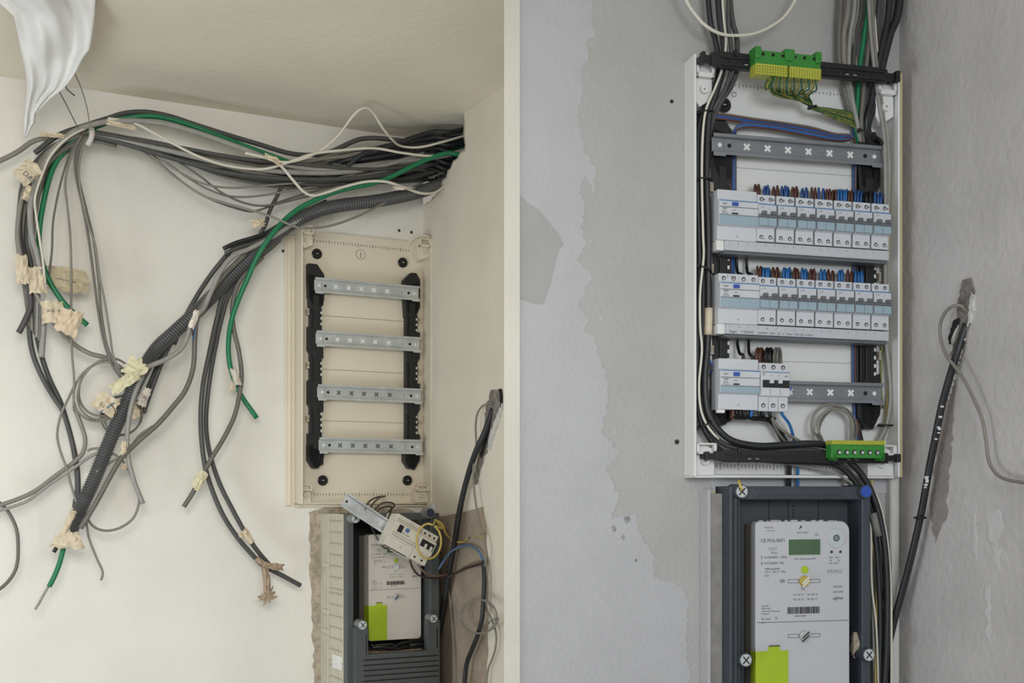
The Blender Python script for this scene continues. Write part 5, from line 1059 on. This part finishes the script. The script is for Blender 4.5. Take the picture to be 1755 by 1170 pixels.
# ------------------------------------------------------------------ tape tags
def tape_tag(px, py, w, h, rot, d, label, m=M_tape, seed=0, txt=None, rag_=.12, taper=0.0, wrap=True):
    rr = random.Random(seed+50); c = FL.P(px, py, d); s = 1.5e-3; n = 7
    ca, sa = math.cos(rot), math.sin(rot); vs = []; fs = []
    for j in range(n+1):
        for i in range(n+1):
            u = (i/n-.5); v = (j/n-.5)
            k = 1+rr.uniform(-rag_, rag_)*(1 if i in (0, n) or j in (0, n) else .3)
            X_ = u*w*s*k*(1-taper*(v+.5)); Z_ = v*h*s*k
            y_ = (-.006*math.cos(math.pi*u) if wrap else 0) + .0035*noise.noise(Vector((u*5+seed, v*5, seed)))*2
            vs.append((c.x+X_*ca-Z_*sa, c.y+y_-.004, c.z+X_*sa+Z_*ca))
    for j in range(n):
        for i in range(n): a_ = j*(n+1)+i; fs.append((a_, a_+1, a_+n+2, a_+n+1))
    rt = Root(FL, c, 'tape_tag', label, 'tape label', empty=bool(txt))
    o = MB().add(vs, fs).build('tape_tag' if not txt else 'tape', m, rt)
    so = o.modifiers.new('thick', 'SOLIDIFY'); so.thickness = .0006
    if txt: MB().text(txt, c.x-w*s*.3, c.y-.016, c.z-h*s*.1, h*s*.32, right=Vector((ca, 0, sa)), up=Vector((-sa, 0, ca))).build('handwriting', M_ptext, rt)
R90 = math.pi/2
tape_tag(46,297,26,34,-.75,.13,'tape tag lettered DA8 at the upper left edge',seed=1,txt='DA8')
tape_tag(46,332,9,22,-.3,.13,'narrow tape strip just under the DA8 tag',seed=2)
tape_tag(38,462,18,42,.1,.13,'pale tape wrapped round the leftmost cables',seed=3)
tape_tag(63,480,24,40,.1,.12,'pale tape behind the leftmost hanging cables',seed=4)
tape_tag(115,479,62,36,-.15,.09,'largest crumpled tape flag, upper left',mat('old_tape',(200,186,156),.9,var=.2,scale=90,bump=.6),seed=5,rag_=.2,txt='~~~ ~')
tape_tag(90,535,32,32,.1,.14,'left of two square tape tags on the green cable',seed=6,txt='== +')
tape_tag(117,552,32,38,-.3,.145,'right of two square tape tags on the green cable',mat('pink_tape',(218,198,172),.9,var=.12,scale=90),seed=7,txt='.')
tape_tag(231,632,30,30,-.5,.14,'yellowish torn tape tag on the middle of the conduit',M_tape2,seed=8,rag_=.25)
tape_tag(212,655,46,17,.62,.145,'long tape strip lying along the conduit',M_tape2,seed=9)
tape_tag(180,692,36,28,-.5,.12,'tape tag lettered 01 below the small coil',M_tape,seed=10,txt='01')
tape_tag(217,700,34,36,.3,.09,'beige tape sheet behind the lower conduit',seed=11)
tape_tag(246,680,15,30,-.35,.10,'narrow tape tag lettered A right of the conduit',mat('pale_tape',(210,200,188),.85),seed=12,txt='A')
tape_tag(118,925,56,26,-.15,.135,'fan-shaped tape round the conduit tip',seed=13,taper=.55,rag_=.15)
tape_tag(118,893,10,36,-.4,.135,'narrow tape strip above the conduit tip',seed=14)
tape_tag(332,548,10,30,-.35,.145,'white sleeve of tape on the conduit where cables part',mat('white_tape',(226,218,206),.8),seed=15)
tape_tag(441,383,22,13,.3,.12,'scrap of tape above the upper conduit',seed=16,rag_=.3)
tape_tag(466,274,28,8,-.35,.17,'tape round white cables in the middle of the bundle',seed=17)
tape_tag(208,216,42,7,-.1,.145,'tan tape on the arch right of the hook',seed=18)
tape_tag(90,233,40,7,.05,.12,'tan tape on the arch left of the hook',seed=31)
tape_tag(403,646,11,28,.35,.10,'pale sleeve near the end of the hanging green cable',mat('pale_tape',(210,200,188),.85),seed=19)
tape_tag(398,660,10,16,0,.085,'tape scrap left of the hanging green cable',seed=20,rag_=.3)
tape_tag(341,823,17,32,-.45,.105,'yellowish tape near the cut end of the crossing cable',M_tape2,seed=21)
tape_tag(424,918,10,26,.55,.08,'tape sleeve on the outer central cable',seed=22)
tape_tag(414,916,12,10,0,.07,'tape scrap left of the central sleeve',seed=23,rag_=.3)
tape_tag(448,964,10,26,.85,.085,'brownish tape round the end of the inner central cable',M_cloth,seed=24)
tape_tag(468,970,34,11,-.1,.09,'torn tape strip sticking out to the right by the cable end',M_cloth,seed=25,rag_=.25)
tape_tag(456,998,13,48,.1,.085,'torn brown tape hanging below the central cable ends',M_cloth,seed=26,rag_=.2)
tape_tag(458,1022,24,17,.5,.085,'frayed tip of the hanging brown tape',M_cloth,seed=27,rag_=.45)
tape_tag(212,768,8,20,-.2,.13,'tiny tape scrap right of the conduit',seed=28,rag_=.3)
tape_tag(212,800,10,10,-.2,.11,'tiny torn tape scrap below the other, right of the conduit',seed=29,rag_=.3)
tape_tag(690,324,36,5,.1,.165,'pale torn sheath on the cable below the bundle',mat('white_tape',(226,218,206),.8),seed=30,rag_=.3)

# ------------------------------------------------------------------ hook, hanging wires and plastic film at the top left
rt = Root(FL, FL.P(153,226,.13), 'cable_hook', 'white plastic clip holding the cable arch at the top left', 'hook')
MB().tube(spline([FL.P(157,221,.15), FL.P(158,228,.155), FL.P(156,238,.155), FL.P(150,249,.15)]), .0062, 8).build('clip_body', mat('clip_white',(206,200,194),.6), rt, smooth=True)
MB().tube(spline([FL.P(150,228,.15), FL.P(157,221,.158), FL.P(161,226,.155)]), .0018, 6).build('clip_loop', M_cg1, rt, smooth=True)
def wcable(name, label, pts, r, m, cat='wire'):
    L = [Vector(((px-CX)/F*Y, Y, CAMZ+(HZ-py)/F*Y)) for px, py, Y in pts]; S = spline(L, .006)
    rt = Root(ID, S[0], name, label, cat, empty=False); return MB().tube(S, r, 6).build(name, m, rt, smooth=True)
wcable('hanging_wire', 'thin curved wire from the film to the clip', [(128,126,2.72),(138,148,2.70),(148,180,2.69),(153,208,2.68),(157,222,2.675)], .0014, M_cg1)
wcable('hanging_wire', 'straight thin wire from the film down to the arch, left of the clip', [(102,158,2.74),(112,176,2.72),(124,200,2.70),(134,220,2.70)], .0014, M_cg2)
wcable('hanging_wire', 'short twisted wire end at the lower corner of the film', [(112,146,2.72),(116,154,2.72),(128,164,2.74)], .0015, mat('rust_wire',(110,96,72),.7))
prof = [(-40,-40,164),(0,-6,163),(27,24,162),(55,30,160),(85,34,155),(100,38,143),(118,42,133),(135,44,122),(152,45,108),(165,44,90),(180,44,74),(195,43,62),(210,42,60),(222,42,52),(236,41,46)]
vs = []; fs = []; nu = 26; sp = []
for k in range(len(prof)-1):
    for q in range(3):
        t = q/3; sp.append(tuple(prof[k][j]+(prof[k+1][j]-prof[k][j])*t for j in range(3)))
sp.append(prof[-1])
for (y, xa, xb_) in sp:
    Y = 2.24+.44*max(0, min(1, (y+40)/276))
    for i in range(nu+1):
        u = i/nu; wv = .020*math.sin(u*9+y*.012+1)+.014*math.sin(u*21-y*.03)+.02*noise.noise(Vector((u*3, y*.02, 2)))
        w_ = min(1, (xb_-xa)/60); YY = Y+wv*w_-.035*math.exp(-((u-.5-.0008*(y-60))/.12)**2)*w_; px = xa+(xb_-xa)*u
        vs.append(((px-CX)/F*YY, YY, min(CAMZ+(HZ-y)/F*YY, CAMZ+CEIL-.001)))
for j in range(len(sp)-1):
    for i in range(nu): a_ = j*(nu+1)+i; fs.append((a_, a_+nu+1, a_+nu+2, a_+1))
rt = Root(ID, vs[0], 'plastic_film', 'torn white plastic film hanging from the ceiling at the top left', 'plastic sheet', empty=False)
o = MB().add(vs, fs).build('plastic_film', M_bag, rt, smooth=True); so = o.modifiers.new('thick', 'SOLIDIFY'); so.thickness = .0008
b = M_bag.node_tree.nodes['Principled BSDF']; b.inputs['Alpha'].default_value = .93; b.inputs['Subsurface Weight'].default_value = .3; b.inputs['Subsurface Radius'].default_value = (.02,.02,.02)
